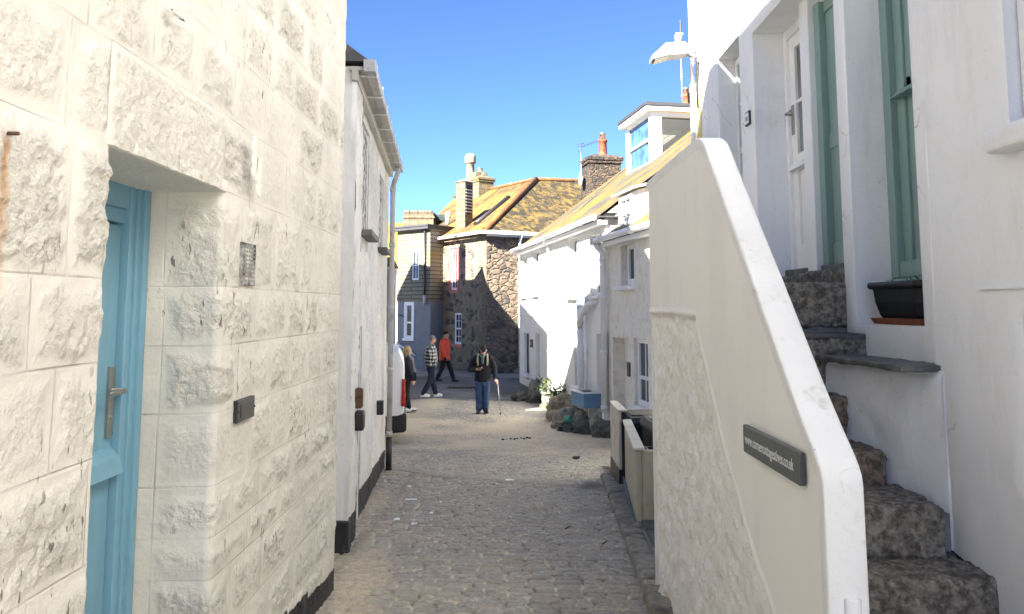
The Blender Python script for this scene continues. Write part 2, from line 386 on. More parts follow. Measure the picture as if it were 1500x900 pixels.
class MB:
    def __init__(s, F=W): s.F = F; s.bm = bmesh.new(); s.m = 0
    def V(s, p): return s.bm.verts.new(s.F(*p))
    def face(s, pts):
        try:
            f = s.bm.faces.new([s.V(p) for p in pts]); f.material_index = s.m; return f
        except ValueError: return None
    def box(s, a, b):
        x0, x1 = sorted((a[0], b[0])); y0, y1 = sorted((a[1], b[1])); z0, z1 = sorted((a[2], b[2]))
        return s.hexa([(x0, y0, z0), (x1, y0, z0), (x1, y1, z0), (x0, y1, z0)], [(x0, y0, z1), (x1, y0, z1), (x1, y1, z1), (x0, y1, z1)])
    def hexa(s, lo, hi):
        v = [s.V(p) for p in lo]; w = [s.V(p) for p in hi]; n = len(v)
        fs = [s.bm.faces.new(v[::-1]), s.bm.faces.new(w)]
        for i in range(n): fs.append(s.bm.faces.new((v[i], v[(i+1) % n], w[(i+1) % n], w[i])))
        for f in fs: f.material_index = s.m
        return s
    def tube(s, pts, r, n=12, cap=True):
        P = [s.F(*p) for p in pts]; rs = r if isinstance(r, (list, tuple)) else [r]*len(P)
        prev = None; first = last = None; up = None
        for i, p in enumerate(P):
            d = (P[min(i+1, len(P)-1)]-P[max(i-1, 0)]).normalized()
            if up is None:
                up = d.orthogonal().normalized()
            up = (up-d*up.dot(d)).normalized(); sd_ = d.cross(up)
            ring = [s.bm.verts.new(p+(up*math.cos(a)+sd_*math.sin(a))*rs[i]) for a in [2*math.pi*k/n for k in range(n)]]
            if prev:
                for k in range(n):
                    f = s.bm.faces.new((prev[k], prev[(k+1) % n], ring[(k+1) % n], ring[k])); f.material_index = s.m; f.smooth = True
            prev = ring
            if first is None: first = ring
        if cap:
            s.bm.faces.new(first[::-1]).material_index = s.m; s.bm.faces.new(prev).material_index = s.m
        return s
    def lathe(s, c, prof, n=20):
        P = [(c[0], c[1], c[2]+z) for r, z in prof]; prev = None
        for (r, z) in prof:
            ring = [s.V((c[0]+r*math.cos(2*math.pi*k/n), c[1]+r*math.sin(2*math.pi*k/n), c[2]+z)) for k in range(n)]
            if prev:
                for k in range(n):
                    f = s.bm.faces.new((prev[k], prev[(k+1) % n], ring[(k+1) % n], ring[k])); f.smooth = True; f.material_index = s.m
            else: s.bm.faces.new(ring[::-1])
            prev = ring
        s.bm.faces.new(prev); return s
    def ell(s, c, r, rot=None, sub=2):
        M = Matrix.Translation(s.F(*c)) @ (rot.to_4x4() if rot else Matrix.Identity(4)) @ Matrix.Diagonal((r[0], r[1], r[2], 1))
        res = bmesh.ops.create_icosphere(s.bm, subdivisions=sub, radius=1, matrix=M)
        for v in res['verts']:
            for f in v.link_faces: f.smooth = True
        return s
    def build(s, name, mat, parent=None, bevel=0, seg=2, fix=True, smooth=False):
        if fix: bmesh.ops.recalc_face_normals(s.bm, faces=s.bm.faces)
        uv = s.bm.loops.layers.uv.new('UVMap')
        for f in s.bm.faces:
            n = f.normal
            t = Vector((0, 0, 1)).cross(n)
            t = t.normalized() if t.length > .05 else Vector((1, 0, 0))
            b = n.cross(t)
            for l in f.loops: l[uv].uv = (l.vert.co.dot(t), l.vert.co.dot(b))
            if smooth: f.smooth = True
        me = bpy.data.meshes.new(name); s.bm.to_mesh(me); s.bm.free()
        for mm in (mat if isinstance(mat, (list, tuple)) else [mat]): me.materials.append(MT[mm])
        o = link(bpy.data.objects.new(name, me))
        if bevel:
            md = o.modifiers.new('Bevel', 'BEVEL'); md.width = bevel; md.segments = seg; md.limit_method = 'ANGLE'; md.angle_limit = R(35)
            md.harden_normals = False
        adopt(o, parent)
        return o
def box(name, mat, parent, a, b, F=W, bevel=.003):
    m = MB(F); m.box(a, b); return m.build(name, mat, parent, bevel)
def mesh_from(name, verts, faces, mat, parent=None, attrs=None, smooth=True):
    me = bpy.data.meshes.new(name)
    me.vertices.add(len(verts)); me.vertices.foreach_set('co', np.asarray(verts, dtype=np.float32).ravel())
    nf = len(faces); me.loops.add(nf*4); me.polygons.add(nf)
    me.loops.foreach_set('vertex_index', np.asarray(faces, dtype=np.int32).ravel())
    me.polygons.foreach_set('loop_start', np.arange(0, nf*4, 4, dtype=np.int32))
    me.polygons.foreach_set('use_smooth', np.full(nf, smooth))
    me.update(calc_edges=True); me.validate()
    for k, a in (attrs or {}).items():
        at = me.attributes.new(k, 'FLOAT', 'POINT'); at.data.foreach_set('value', np.asarray(a, dtype=np.float32).ravel())
    me.materials.append(MT[mat])
    o = link(bpy.data.objects.new(name, me)); adopt(o, parent); return o
def gridfaces(n, m, keep=None):
    i, j = np.meshgrid(np.arange(n-1), np.arange(m-1), indexing='ij')
    a = i*m+j; f = np.stack([a, a+m, a+m+1, a+1], -1).reshape(-1, 4)
    if keep is not None: f = f[keep.ravel()]
    return f
def grid(name, P, mat, parent=None, attrs=None):
    n, m = P.shape[:2]
    return mesh_from(name, P.reshape(-1, 3), gridfaces(n, m), mat, parent, attrs)
def rough_box(name, mat, parent, a, b, amp=.015, cut=.03, sc=9, seed=0, bev=.03):
    bm = bmesh.new()
    d = [b[i]-a[i] for i in range(3)]
    bmesh.ops.create_cube(bm, size=1)
    for v in bm.verts: v.co = Vector([a[i]+(v.co[i]+.5)*d[i] for i in range(3)])
    bmesh.ops.bevel(bm, geom=bm.edges[:], offset=min(bev, min(d)*.4), segments=3, affect='EDGES', profile=.5)
    for _ in range(6):
        es = [e for e in bm.edges if e.calc_length() > cut*1.6]
        if not es: break
        bmesh.ops.subdivide_edges(bm, edges=es, cuts=1, use_grid_fill=True)
    bmesh.ops.triangulate(bm, faces=[f for f in bm.faces if len(f.verts) > 4])
    bm.normal_update()
    off = Vector((seed*3.1, seed*1.7, seed*.9))
    for v in bm.verts:
        p = v.co*sc+off
        k = mnoise.fractal(p, 1, 2, 4)*amp+mnoise.noise(v.co*2.5+off)*amp*1.2
        v.co += v.normal*k
    for f in bm.faces: f.smooth = True
    me = bpy.data.meshes.new(name); bm.to_mesh(me); bm.free(); me.materials.append(MT[mat])
    o = link(bpy.data.objects.new(name, me)); adopt(o, parent); return o
def rock(name, mat, c, r, seed, label=None, cat='rock', group=None, parent=None):
    bm = bmesh.new(); bmesh.ops.create_icosphere(bm, subdivisions=4, radius=1)
    off = Vector((seed*5.3, seed*2.1, seed*.7))
    for v in bm.verts:
        q = v.co.copy()
        k = 1+.35*mnoise.noise(q*1.1+off)+.22*mnoise.fractal(q*2.6+off, 1, 2, 4)
        cell = mnoise.cell_vector(q*1.6+off); k += .10*(cell.x-.5)
        v.co = Vector((q.x*r[0], q.y*r[1], q.z*r[2]))*k
    for f in bm.faces: f.smooth = True
    me = bpy.data.meshes.new(name); bm.to_mesh(me); bm.free(); me.materials.append(MT[mat])
    o = link(bpy.data.objects.new(name, me)); o.location = c; o.rotation_euler.z = seed
    adopt(o, parent)
    if label: tag(o, label, cat, group)
    return o
def wall_open(m, u0, u1, z0, z1, ops, depth, V=0):
    """front face at v=V of frame m.F, openings (ua, ub, za, zb[, depth]) with reveals"""
    us = sorted({u0, u1, *[o[0] for o in ops], *[o[1] for o in ops]}); zs = sorted({z0, z1, *[o[2] for o in ops], *[o[3] for o in ops]})
    for i in range(len(us)-1):
        for j in range(len(zs)-1):
            cu, cz = (us[i]+us[i+1])/2, (zs[j]+zs[j+1])/2
            if any(o[0] < cu < o[1] and o[2] < cz < o[3] for o in ops): continue
            m.face([(us[i], V, zs[j]), (us[i+1], V, zs[j]), (us[i+1], V, zs[j+1]), (us[i], V, zs[j+1])])
    for o in ops:
        a, b, c, d = o[:4]; dp = V+(o[4] if len(o) > 4 else depth)
        m.face([(a, V, c), (a, dp, c), (a, dp, d), (a, V, d)]); m.face([(b, V, c), (b, V, d), (b, dp, d), (b, dp, c)])
        m.face([(a, V, d), (b, V, d), (b, dp, d), (a, dp, d)]); m.face([(a, V, c), (a, dp, c), (b, dp, c), (b, V, c)])
        m.face([(a, dp, c), (b, dp, c), (b, dp, d), (a, dp, d)])
def weld(o, dist=.0005):
    bm = bmesh.new(); bm.from_mesh(o.data); bmesh.ops.remove_doubles(bm, verts=bm.verts, dist=dist)
    bmesh.ops.recalc_face_normals(bm, faces=bm.faces); bm.to_mesh(o.data); bm.free()
def sash(parent, F, u0, u1, z0, z1, V, mat='white_wood', glass='glass', nx=1, rails=(.5,), w=.05, bar=.022, name='window', dp=.06, label=None):
    m = MB(F)
    m.box((u0, V-dp, z0), (u0+w, V, z1)); m.box((u1-w, V-dp, z0), (u1, V, z1))
    m.box((u0+w, V-dp, z1-w), (u1-w, V, z1)); m.box((u0+w, V-dp, z0), (u1-w, V, z0+w*1.3))
    for k, r in enumerate(rails):
        z = z0+(z1-z0)*r; h = w*.45 if k == 0 else bar*.5
        m.box((u0+w, V-dp*.8, z-h), (u1-w, V, z+h))
    for i in range(1, nx):
        u = u0+w+(u1-u0-2*w)*i/nx
        m.box((u-bar/2, V-dp*.7, z0+w*1.3), (u+bar/2, V-.002, z1-w))
    o = m.build(name, mat, parent, .004)
    if label: o['label'] = label
    g = MB(F); g.face([(u0+w*.8, V-dp*.35, z0+w*.8), (u1-w*.8, V-dp*.35, z0+w*.8), (u1-w*.8, V-dp*.35, z1-w*.8), (u0+w*.8, V-dp*.35, z1-w*.8)])
    g.build('pane', glass, o)
    return o
def text(body, size, M, mat, parent, ext=.0012, sx=1.0, name='lettering', align='LEFT'):
    cu = bpy.data.curves.new('t', 'FONT'); cu.body = body; cu.size = size; cu.extrude = ext; cu.align_x = align
    to = bpy.data.objects.new('t', cu); C.objects.link(to)
    dg = bpy.context.evaluated_depsgraph_get(); me = bpy.data.meshes.new_from_object(to.evaluated_get(dg))
    C.objects.unlink(to); bpy.data.objects.remove(to)
    me.transform(M @ Matrix.Diagonal((sx, 1, 1, 1))); me.materials.clear(); me.materials.append(MT[mat])
    o = link(bpy.data.objects.new(name, me)); adopt(o, parent); return o
def remesh(mb, name, mat, parent, voxel=.012, smooth=4, fold=0, fs=9):
    bmesh.ops.recalc_face_normals(mb.bm, faces=mb.bm.faces)
    me = bpy.data.meshes.new(name); mb.bm.to_mesh(me); mb.bm.free()
    o = bpy.data.objects.new(name, me); C.objects.link(o)
    md = o.modifiers.new('r', 'REMESH'); md.mode = 'VOXEL'; md.voxel_size = voxel; md.use_smooth_shade = True
    ms = o.modifiers.new('s', 'SMOOTH'); ms.iterations = smooth; ms.factor = .5
    dg = bpy.context.evaluated_depsgraph_get(); m2 = bpy.data.meshes.new_from_object(o.evaluated_get(dg))
    o.modifiers.clear(); o.data = m2; m2.name = name
    if fold:
        for v in m2.vertices:
            p = v.co; k = mnoise.fractal(Vector((p.x*fs, p.y*fs, p.z*fs*.8)), 1, 2, 3)
            v.co = p+v.normal*k*fold
    m2.materials.clear(); m2.materials.append(MT[mat])
    for pl in m2.polygons: pl.use_smooth = True
    adopt(o, parent); return o

# ------------------------------------------------------------ ground
def gv(y): return np.where(y > 14, -1.65-.868-.186*(1-np.exp(-(np.maximum(y, 14)-14)/3)), -1.65-.062*np.minimum(y, 14))
KERB = [(-5, .86), (4.8, .86), (6.6, .97), (8.0, 1.05), (10.7, 1.2)]
def kerbx(y): return np.interp(y, [k[0] for k in KERB], [k[1] for k in KERB])
def build_street():
    ys = np.concatenate([np.arange(-5, 4.2, .3), np.arange(4.2, 9.5, .0115), np.arange(9.5, 15, .02), np.arange(15, 24.01, .05)])
    xs = np.concatenate([np.arange(-9, -1.8, .2), np.arange(-1.8, 1.5, .0115), np.arange(1.5, 3.6, .06)])
    X, Y = np.meshgrid(xs, ys, indexing='ij')
    wob = .05*(fbm(X*.9, Y*.35, 5, 3)-.5)*2
    yy = Y+wob+.02*X
    rowf = yy/.108; row = np.floor(rowf); fy = rowf-row
    # stones along X in each row
    wd = .155+.05*h2(row, row*0, 11)
    jit = h2(row, row*0+3, 12)*.5
    cf = X/wd+jit; col = np.floor(cf)
    off = (h2(row, col, 13)-.5)*.36; off2 = (h2(row, col+1, 13)-.5)*.36
    fx = cf-col
    # edges shifted by a random amount, per boundary
    le = off; re = 1+off2
    inside = (fx >= le) & (fx < re)
    stone = np.where(fx < le, col-1, np.where(fx >= re, col+1, col))
    dx = np.minimum(np.abs(fx-le), np.abs(re-fx))*wd
    dy = np.minimum(fy, 1-fy)*.108
    nz = fbm(X*30, Y*30, 21, 3)-.45
    d = np.minimum(dx, dy)+nz*.012
    tone = h2(row, stone, 31)
    hs = .017*sstep(0, .024, d)+.009*(h2(row, stone, 32)-.5)+.005*(fbm(X*22, Y*22, 33, 3)-.5)
    joint = 1-sstep(.006, .015, d)
    # sand drifts: left edge, right edge far, broad patch beyond y 12 that also paints the glow
    sandn = fbm(X*1.1, Y*.7, 41, 4)
    left = 1-sstep(.05, .75, X-(-1.30-.05*(Y-5.5))-.25*(sandn-.5))
    s = .80*left*(.75+.7*(sandn-.45))
    s = np.maximum(s, .95*sstep(11.6, 14.2, Y+2*(sandn-.5))*(1-sstep(17.5, 21, Y+3*(sandn-.5)))*(.45+1.0*fbm(X*1.3+4, Y*1.1, 43, 4)))
    s = np.maximum(s, .45*(1-sstep(0, .3, kerbx(Y)-X))*(sandn+.1))
    s = np.maximum(s, .55*np.exp(-((X-.75)**2/.10+(Y-7.0)**2/.14))*(fbm(X*7, Y*7, 44, 3)+.45))
    s = s*.72+.30*(fbm(X*.5, Y*.5, 45, 4)-.5)+.04
    s = np.clip(s, 0, 1)
    # gully line crossing the street
    gl = 11.35-.62*(X+1.6)+.12*np.sin(X*2.2)+.05*(sandn-.5)
    dg = Y-gl
    Z = gv(Y)+.0+hs
    Z = Z-.055*np.exp(-((dg-.02)/.14)**2)+.018*np.exp(-((dg+.28)/.18)**2)
    smooth_strip = sstep(0, .06, dg)*(1-sstep(.35, .6, dg+.3*(sandn-.5)))
    level = (sandn-.5)*.01+.010*s*1.6
    Z = np.where(s > .3, np.maximum(Z, gv(Y)-.004+level*(s-.25)*3+.004*(fbm(X*9, Y*9, 46, 3)-.5)), Z)
    wet = .85*np.exp(-((dg-.03)/.04)**2)*sstep(.3, .6, fbm(X*3, Y*3, 48, 3)+.1)
    wet = np.maximum(wet, .85*np.exp(-((X-1.02)**2/.05+(Y-10.1)**2/.07))*sstep(.35, .6, fbm(X*8, Y*8, 49, 4)+.1))
    wet = np.maximum(wet, .5*np.exp(-((X+1.35)/.06)**2)*(Y < 11)*fbm(X*4, Y*4, 47, 3))
    joint = joint*(1-.7*smooth_strip); Z = np.where(smooth_strip > .5, Z*.5+(gv(Y)+.006)*.5, Z)
    Z += .02*(fbm(X*.8, Y*.8, 50, 3)-.5)
    P = np.stack([X, Y, Z], -1)
    o = grid('street', P, 'setts', None, dict(sand=s, tone=tone, joint=joint, wet=wet)); struct(o)
build_street()
# wide ground sheet under everything, to the horizon
m = MB(); 
ysG = [-400, -5, 0, 4, 8, 12, 14, 16, 18, 20, 24, 60, 400, 1500]
for i in range(len(ysG)-1):
    a, b = ysG[i], ysG[i+1]; za, zb = ground(max(a, -5))-.06, ground(max(b, -5))-.06
    m.face([(-900, a, za), (900, a, za), (900, b, zb), (-900, b, zb)])
struct(m.build('ground', 'earth'))
# asphalt cross road
P = np.zeros((60, 40, 3)); xs = np.linspace(-16, 14, 60); ys = np.linspace(22.4, 30.5, 40)
X, Y = np.meshgrid(xs, ys, indexing='ij'); edge = 22.6+.7*(fbm(X*.9, X*0, 60, 3)-.5)*2-.15*(X+1)
Yw = np.maximum(Y, edge); P[..., 0] = X; P[..., 1] = Yw; P[..., 2] = gv(Yw)+.022+.01*(fbm(X, Y, 61, 2)-.5)
struct(grid('road', P, 'asphalt'))
# pavement in front of the rubble building, and kerb line
m = MB(); m.hexa([(-16, 31.9-2, -2.75), (-2.4, 29.35, -2.75), (1.6, 28.55, -2.75), (12, 32.5, -2.75), (12, 42, -2.75), (-16, 42, -2.75)],
                 [(-16, 31.9-2, -2.60), (-2.4, 29.35, -2.60), (1.6, 28.55, -2.60), (12, 32.5, -2.60), (12, 42, -2.60), (-16, 42, -2.60)])
struct(m.build('pavement', 'pavement', None, .03))
# gully grate in the road
t = thing('drain_grate', 'long dark drain grate let into the road behind the man with the stick', 'drain grate', (-1.55, 25.9, ground(25.9)+.04))
m = MB(); m.box((-2.15, 25.75, ground(26)+.02), (-.85, 26.15, ground(26)+.045)); m.build('frame', 'black_iron', t, .004)
for k in range(9): m = MB(); m.box((-2.08+k*.135, 25.8, ground(26)+.046), (-2.0+k*.135, 26.1, ground(26)+.06)); m.build('bar', 'black_iron', t)
# kerb stones on the right of the street
def kerb():
    y = 2.2; k = 0; pts = []
    while y < 10.5:
        L = random.uniform(.7, 1.15); y1 = min(y+L, 10.7)
        x0, x1 = float(kerbx(y)), float(kerbx(y1))
        o = rough_box('kerb_stone', 'kerbstone', None, (0, 0, -.16), (.20, y1-y-.015, .105+random.uniform(-.01, .02)), .012, .035, 8, k, .03)
        o.data.transform(Matrix.Translation((x0, y, ground((y+y1)/2))) @ Matrix.Rotation(-math.atan2(x1-x0, y1-y), 4, 'Z') @ Matrix.Rotation(-.062, 4, 'X'))
        struct(o); o['label'] = 'granite kerb stone'; del o['label']
        o.name = 'kerb' if k == 0 else 'kerb.%03d' % k
        y = y1; k += 1
kerb()
P = np.zeros((30, 60, 3)); xs = np.linspace(0, 1, 30); ys = np.linspace(-5, 11.8, 60)
X, Y = np.meshgrid(xs, ys, indexing='ij'); XX = kerbx(Y)+.17+X*1.9
P[..., 0] = XX; P[..., 1] = Y; P[..., 2] = gv(Y)+.085+.015*(fbm(XX*3, Y*3, 70, 3)-.5)
struct(grid('footpath', P, 'pavement'))
for k, (ya, yb, w) in enumerate([(5.9, 6.5, .13), (6.52, 7.1, .16), (7.12, 7.6, .15)]):   # slate edging in the footpath
    m = MB(); xa = float(kerbx(ya))+.2; xb = float(kerbx(yb))+.2
    m.hexa([(xa, ya, ground(ya)+.06), (xa+w, ya, ground(ya)+.06), (xb+w, yb, ground(yb)+.06), (xb, yb, ground(yb)+.06)],
           [(xa, ya, ground(ya)+.112), (xa+w, ya, ground(ya)+.112), (xb+w, yb, ground(yb)+.112), (xb, yb, ground(yb)+.112)])
    struct(m.build('footpath_slate', 'slate', None, .006))

# ------------------------------------------------------------ left: painted granite house with the blue door
XL = -1.26; O0, O1, OT = 2.39, 3.34, .505
CZ = [-3.2, -2.75, -2.45, -2.18, -1.93, -1.66, -1.40, -1.14, -.97, -.76, -.455, -.168, .087, .505, .835, 1.14, 1.44, 1.76, 2.08, 2.4, 2.75, 3.1]
def courses(s, z, seed, lo=.28, hi=.62, sfix=None):
    """distance to the nearest joint, roughness mask, block bulge (s along the wall, z up)"""
    dz = np.full(s.shape, 9.); idx = np.zeros(s.shape, int); jit = .006*(fbm(s*2.2, z*0, seed+5, 2)-.5)*2
    for k, c in enumerate(CZ):
        dz = np.minimum(dz, np.abs(z-c-jit)); idx = np.where(z > c+jit, k, idx)
    ds = np.full(s.shape, 9.); amp = np.zeros(s.shape); bid = np.zeros(s.shape)
    for k in range(len(CZ)):
        rr = random.Random(seed*100+k); js = [-6.]
        if sfix: js = [sfix[0]]; js.append(sfix[k % 2+1])
        while js[-1] < 9: js.append(js[-1]+rr.uniform(lo, hi))
        js = np.array(js); am = np.array([rr.choice([.35, .7, .85, 1, 1.1]) for _ in js])
        mk = idx == k
        if not mk.any(): continue
        sm = s[mk]+.012*(vn(z[mk]*5, s[mk]*0, seed+9)-.5); j = np.clip(np.searchsorted(js, sm)-1, 0, len(js)-2)
        ds[mk] = np.minimum(sm-js[j], js[j+1]-sm); amp[mk] = am[j]; bid[mk] = j+k*50
    return dz, ds, amp, bid
def rocky(s, z, seed, lo=.28, hi=.62, sfix=None, A=1.0):
    dz, ds, amp, bid = courses(s, z, seed, lo, hi, sfix)
    d = np.minimum(dz, ds)
    dd = d+.085*(fbm(s*9, z*9, seed+1, 3)-.5)+.035*(fbm(s*1.7+9, z*1.9, seed+11, 3)-.40)
    pl = sstep(.40, .56, fbm(s*2.1+3, z*2.4, seed+8, 4))
    rk = sstep(.008, .085, dd)*np.clip(amp, 0, 1)*(.55+.45*pl)
    n = fbm(s*6+bid*1.37, z*6, seed+2, 3)-.5
    n2 = fbm(s*26, z*26, seed+3, 3)
    n3 = 1-np.abs(fbm(s*13+3*n, z*13, seed+4, 4)*2-1)*1.8
    h = .010*(fbm(s*3.3, z*3.3, seed+12, 3)-.5)*sstep(0, .03, d)+rk*A*.82*(.004+.020*n+.044*(n2-.45)*.75+.012*(n3-.5))*np.maximum(amp, .6)
    return h, rk, np.minimum(dz, np.abs(ds))
def path_sheet(name, path, zs, fn, mat, parent, roff=None, bandf=None):
    """path: dense list of (x, y, nx, ny, s)"""
    p = np.array(path); S, Z = np.meshgrid(p[:, 4], zs, indexing='ij')
    h, rk, jd = fn(S, Z)
    P = np.stack([p[:, 0][:, None]+p[:, 2][:, None]*h, p[:, 1][:, None]+p[:, 3][:, None]*h, Z], -1)
    at = dict(rk=rk, jd=jd)
    band = np.full(S.shape, -1.)
    if bandf is not None: band = bandf(p[:, 1][:, None]+0*Z)-Z
    at['band'] = band
    return grid(name, P, mat, parent, at)
def poly_path(pts, step, rad=.03):
    """rounded polyline in plan; normal = right-hand side of travel"""
    out = []; s = 0; V = [np.array(p, float) for p in pts]
    segs = []
    cur = V[0]
    for i in range(1, len(V)):
        d = V[i]-V[i-1]; d /= np.linalg.norm(d)
        end = V[i]-d*rad if i < len(V)-1 else V[i]
        segs.append(('l', cur, end, d))
        if i < len(V)-1:
            d2 = V[i+1]-V[i]; d2 /= np.linalg.norm(d2); segs.append(('a', end, V[i]+d2*rad, d, d2)); cur = V[i]+d2*rad
    for sg in segs:
        if sg[0] == 'l':
            L = np.linalg.norm(sg[2]-sg[1]); n = max(2, int(L/step)); nn = (sg[3][1], -sg[3][0])
            for k in range(n): out.append((*(sg[1]+(sg[2]-sg[1])*k/n), *nn, s+L*k/n))
            s += L
        else:
            n = 6; n1 = np.array((sg[3][1], -sg[3][0])); n2 = np.array((sg[4][1], -sg[4][0]))
            turn = sg[3][0]*sg[4][1]-sg[3][1]*sg[4][0]
            c = sg[1]-n1*rad if turn > 0 else sg[1]+n1*rad
            for k in range(n):
                a = k/n; nv = n1*(1-a)+n2*a; nv /= np.linalg.norm(nv)
                out.append((*(c+nv*(rad if turn > 0 else -rad)), *nv, s+1.57*rad*a))
            s += 1.57*rad
    nn = out[-1][2:4]; out.append((*V[-1], *nn, s))
    return out

H1 = thing('granite_house', 'tall cream limewashed granite block house on the left with the blue door', 'house', (-4, 2.5, ground(2.5)))

bandH1 = lambda y: np.where(y > 4.95, gv(y)+.16+.01*np.sin(y*9), np.where(y > 4.5, gv(y)+.21, gv(y)+.24))
zsL = np.arange(-2.15, OT+.001, .0085); zsL[-1] = OT
pth = poly_path([(-1.66, O1), (XL, O1), (XL, 5.69), (-1.85, 5.69)], .0085, .035)
path_sheet('wall', pth, zsL, lambda s, z: rocky(s, z, 3, .3, .6, (.15, .62, .83)), 'limewash', H1, bandf=bandH1)
pth = poly_path([(XL, 1.55), (XL, O0), (-1.66, O0)], .006, .03)
zsN = np.arange(-1.95, OT+.001, .0065); zsN[-1] = OT
path_sheet('wall', pth, zsN, lambda s, z: rocky(s, z, 4, .3, .55), 'limewash', H1)
def upper(s, z):
    h, rk, jd = rocky(s, z, 5, .3, .62)
    y = s+1.55
    inl = (y > 2.35) & (y < 3.32) & (z > OT-.01) & (z < .838)
    e = np.minimum(np.minimum(y-2.35, 3.32-y), np.minimum(z-OT+.05, .838-z))
    hl = .008*sstep(0, .03, e)+.020*(fbm(y*30, z*30, 77, 3)-.45)*sstep(0, .04, e)
    return np.where(inl, hl, h), np.where(inl, .45*sstep(0, .03, e), rk), np.where(inl, np.abs(np.minimum(np.minimum(y-2.35, 3.32-y), .838-z)), jd)
pth = poly_path([(XL, 1.55), (XL, 5.69), (-1.85, 5.69)], .0085, .035)
zsU = np.concatenate([np.arange(OT, 2.3, .0085), np.arange(2.3, 3.31, .04)])
path_sheet('wall', pth, zsU, upper, 'limewash', H1)
m = MB(); m.box((-1.72, O0-.03, OT-.004), (XL+.004, O1+.03, OT+.05)); m.build('lintel_soffit', 'lintel', H1, .008)
m = MB()
m.box((-7, -4, -3), (-1.80, 5.66, 3.28)); m.box((-1.80, -4, -3), (XL-.002, 1.6, 3.28)); m.box((-1.8, 1.6, .58), (XL-.07, 5.6, 3.28))
m.box((-7, -4, 3.28), (XL, 3.08, 5.6))
m.build('wall', 'limewash_two', H1)
m = MB(); m.hexa([(-7.2, -4, 5.6), (XL+.15, -4, 5.6), (XL+.15, 3.12, 5.6), (-7.2, 3.12, 5.6)], [(-4.2, -4, 6.5), (-4.1, -4, 6.5), (-4.1, 2.2, 6.5), (-4.2, 2.2, 6.5)])
m.build('roof', 'slate', H1)
m = MB(); m.box((-7, 3.08, 3.28), (XL+.05, 5.75, 3.36)); m.build('roof', 'lead', H1)
# door frame, stepped mouldings running up the far jamb
ZT = -1.72
fr = MB()
for (xa, ya, yb) in [(-1.575, 3.29, 3.335), (-1.59, 3.255, 3.291), (-1.602, 3.222, 3.256), (-1.592, 3.192, 3.223)]:
    fr.box((xa-.12, ya, ZT), (xa, yb, OT-.002))
fr.box((-1.72, O0+.005, ZT), (-1.58, O0+.09, OT-.002))
fr.box((-1.715, O0+.09, OT-.10), (-1.60, 3.193, OT-.002)); fr.box((-1.715, O0+.09, OT-.16), (-1.615, 3.193, OT-.10))
d = fr.build('door_frame', 'blue_wood', H1, .004)
dr = MB(); dr.box((-1.71, O0+.09, ZT), (-1.640, 3.186, OT-.165)); 
for y0, y1 in ((2.48, 2.6), (2.61, 2.73), (2.74, 2.86)): dr.box((-1.640, y0, ZT+.05), (-1.632, y1, -.68))
dr.box((-1.640, 3.03, ZT), (-1.624, 3.186, OT-.17)); dr.box((-1.640, 2.48, .18), (-1.624, 3.03, OT-.17)); dr.box((-1.640, 2.48, -.60), (-1.624, 3.03, -.42))
dr.box((-1.640, 2.48, -1.72), (-1.624, 3.03, -1.5)); dr.box((-1.640, 2.9, -1.5), (-1.628, 3.02, -.61))
for y0, y1 in ((2.5, 2.72), (2.75, 2.97)): dr.box((-1.640, y0, -.40), (-1.631, y1, .16))
door = dr.build('door', 'blue_wood', H1, .004)
m = MB(); m.hexa([(-1.63, 2.48, -.65), (-1.565, 2.48, -.665), (-1.565, 3.188, -.665), (-1.63, 3.188, -.65)], [(-1.63, 2.48, -.555), (-1.585, 2.48, -.60), (-1.585, 3.188, -.60), (-1.63, 3.188, -.555)])
m.build('weather_bar', 'blue_wood', door, .004)
m = MB(); m.box((-1.624, 3.128, -.52), (-1.612, 3.172, -.24)); m.tube([(-1.617, 3.15, -.335), (-1.562, 3.15, -.335), (-1.555, 3.14, -.335), (-1.555, 3.01, -.337)], .0105, 10)
m.tube([(-1.614, 3.15, -.44), (-1.606, 3.15, -.44)], .008, 10)
m.build('handle', 'steel', door, .002)
m = MB(); m.box((-1.75, O0, -2.1), (-1.26, O1, ZT)); m.build('doorstep', 'granite', H1, .02)
# air vent with slots
m = MB(); m.box((XL-.02, 3.555, .10), (XL+.012, 3.745, .30)); v = m.build('air_vent', 'limewash_two', H1, .003)
m = MB()
for i in range(5):
    for j in range(9):
        y = 3.572+i*.034; z = .118+j*.0195; m.box((XL+.0125, y, z), (XL+.0135, y+.020, z+.009))
m.build('vent_slot', 'cement', v)
m = MB(); m.box((XL-.01, 3.545, -.525), (XL+.020, 3.775, -.425)); pq = m.build('name_plate', 'black_iron', H1, .004)
m = MB()
for y in (3.553, 3.767): m.ell((XL+.021, y, -.475), (.004, .006, .006))
m.box((XL+.020, 3.58, -.505), (XL+.0225, 3.74, -.445)); m.build('plate_face', 'black_plastic', pq, .001)
# blown paint flake: dark hole with a curled edge
def flake(y, z, w, h, seed, n=18):
    rr = random.Random(seed); m = MB(); pts = []
    for k in range(n):
        a = 2*math.pi*k/n; r = 1+rr.uniform(-.35, .35)
        pts.append((XL+.038, y+math.cos(a)*w*r, z+math.sin(a)*h*r))
    m.face(pts); m.build('bare_patch', 'band_dark', H1)
    P = np.zeros((7, 26, 3)); tt = np.linspace(-1, 1, 26)
    for i in range(7):
        f = i/6; cy = y-w*.9*np.sqrt(np.clip(1-tt**2, 0, 1))*(1-f)+w*.3*f*rr.uniform(.8, 1.2)+(fbm(tt*3, tt*0+seed, 3, 3)-.5)*w*1.2
        P[i, :, 1] = cy; P[i, :, 2] = z+tt*h*1.05; P[i, :, 0] = XL+.038+.014*f+.004*(fbm(tt*4, tt*0+f, seed, 2)-.5)
    grid('paint_flake', P, 'lintel', H1)
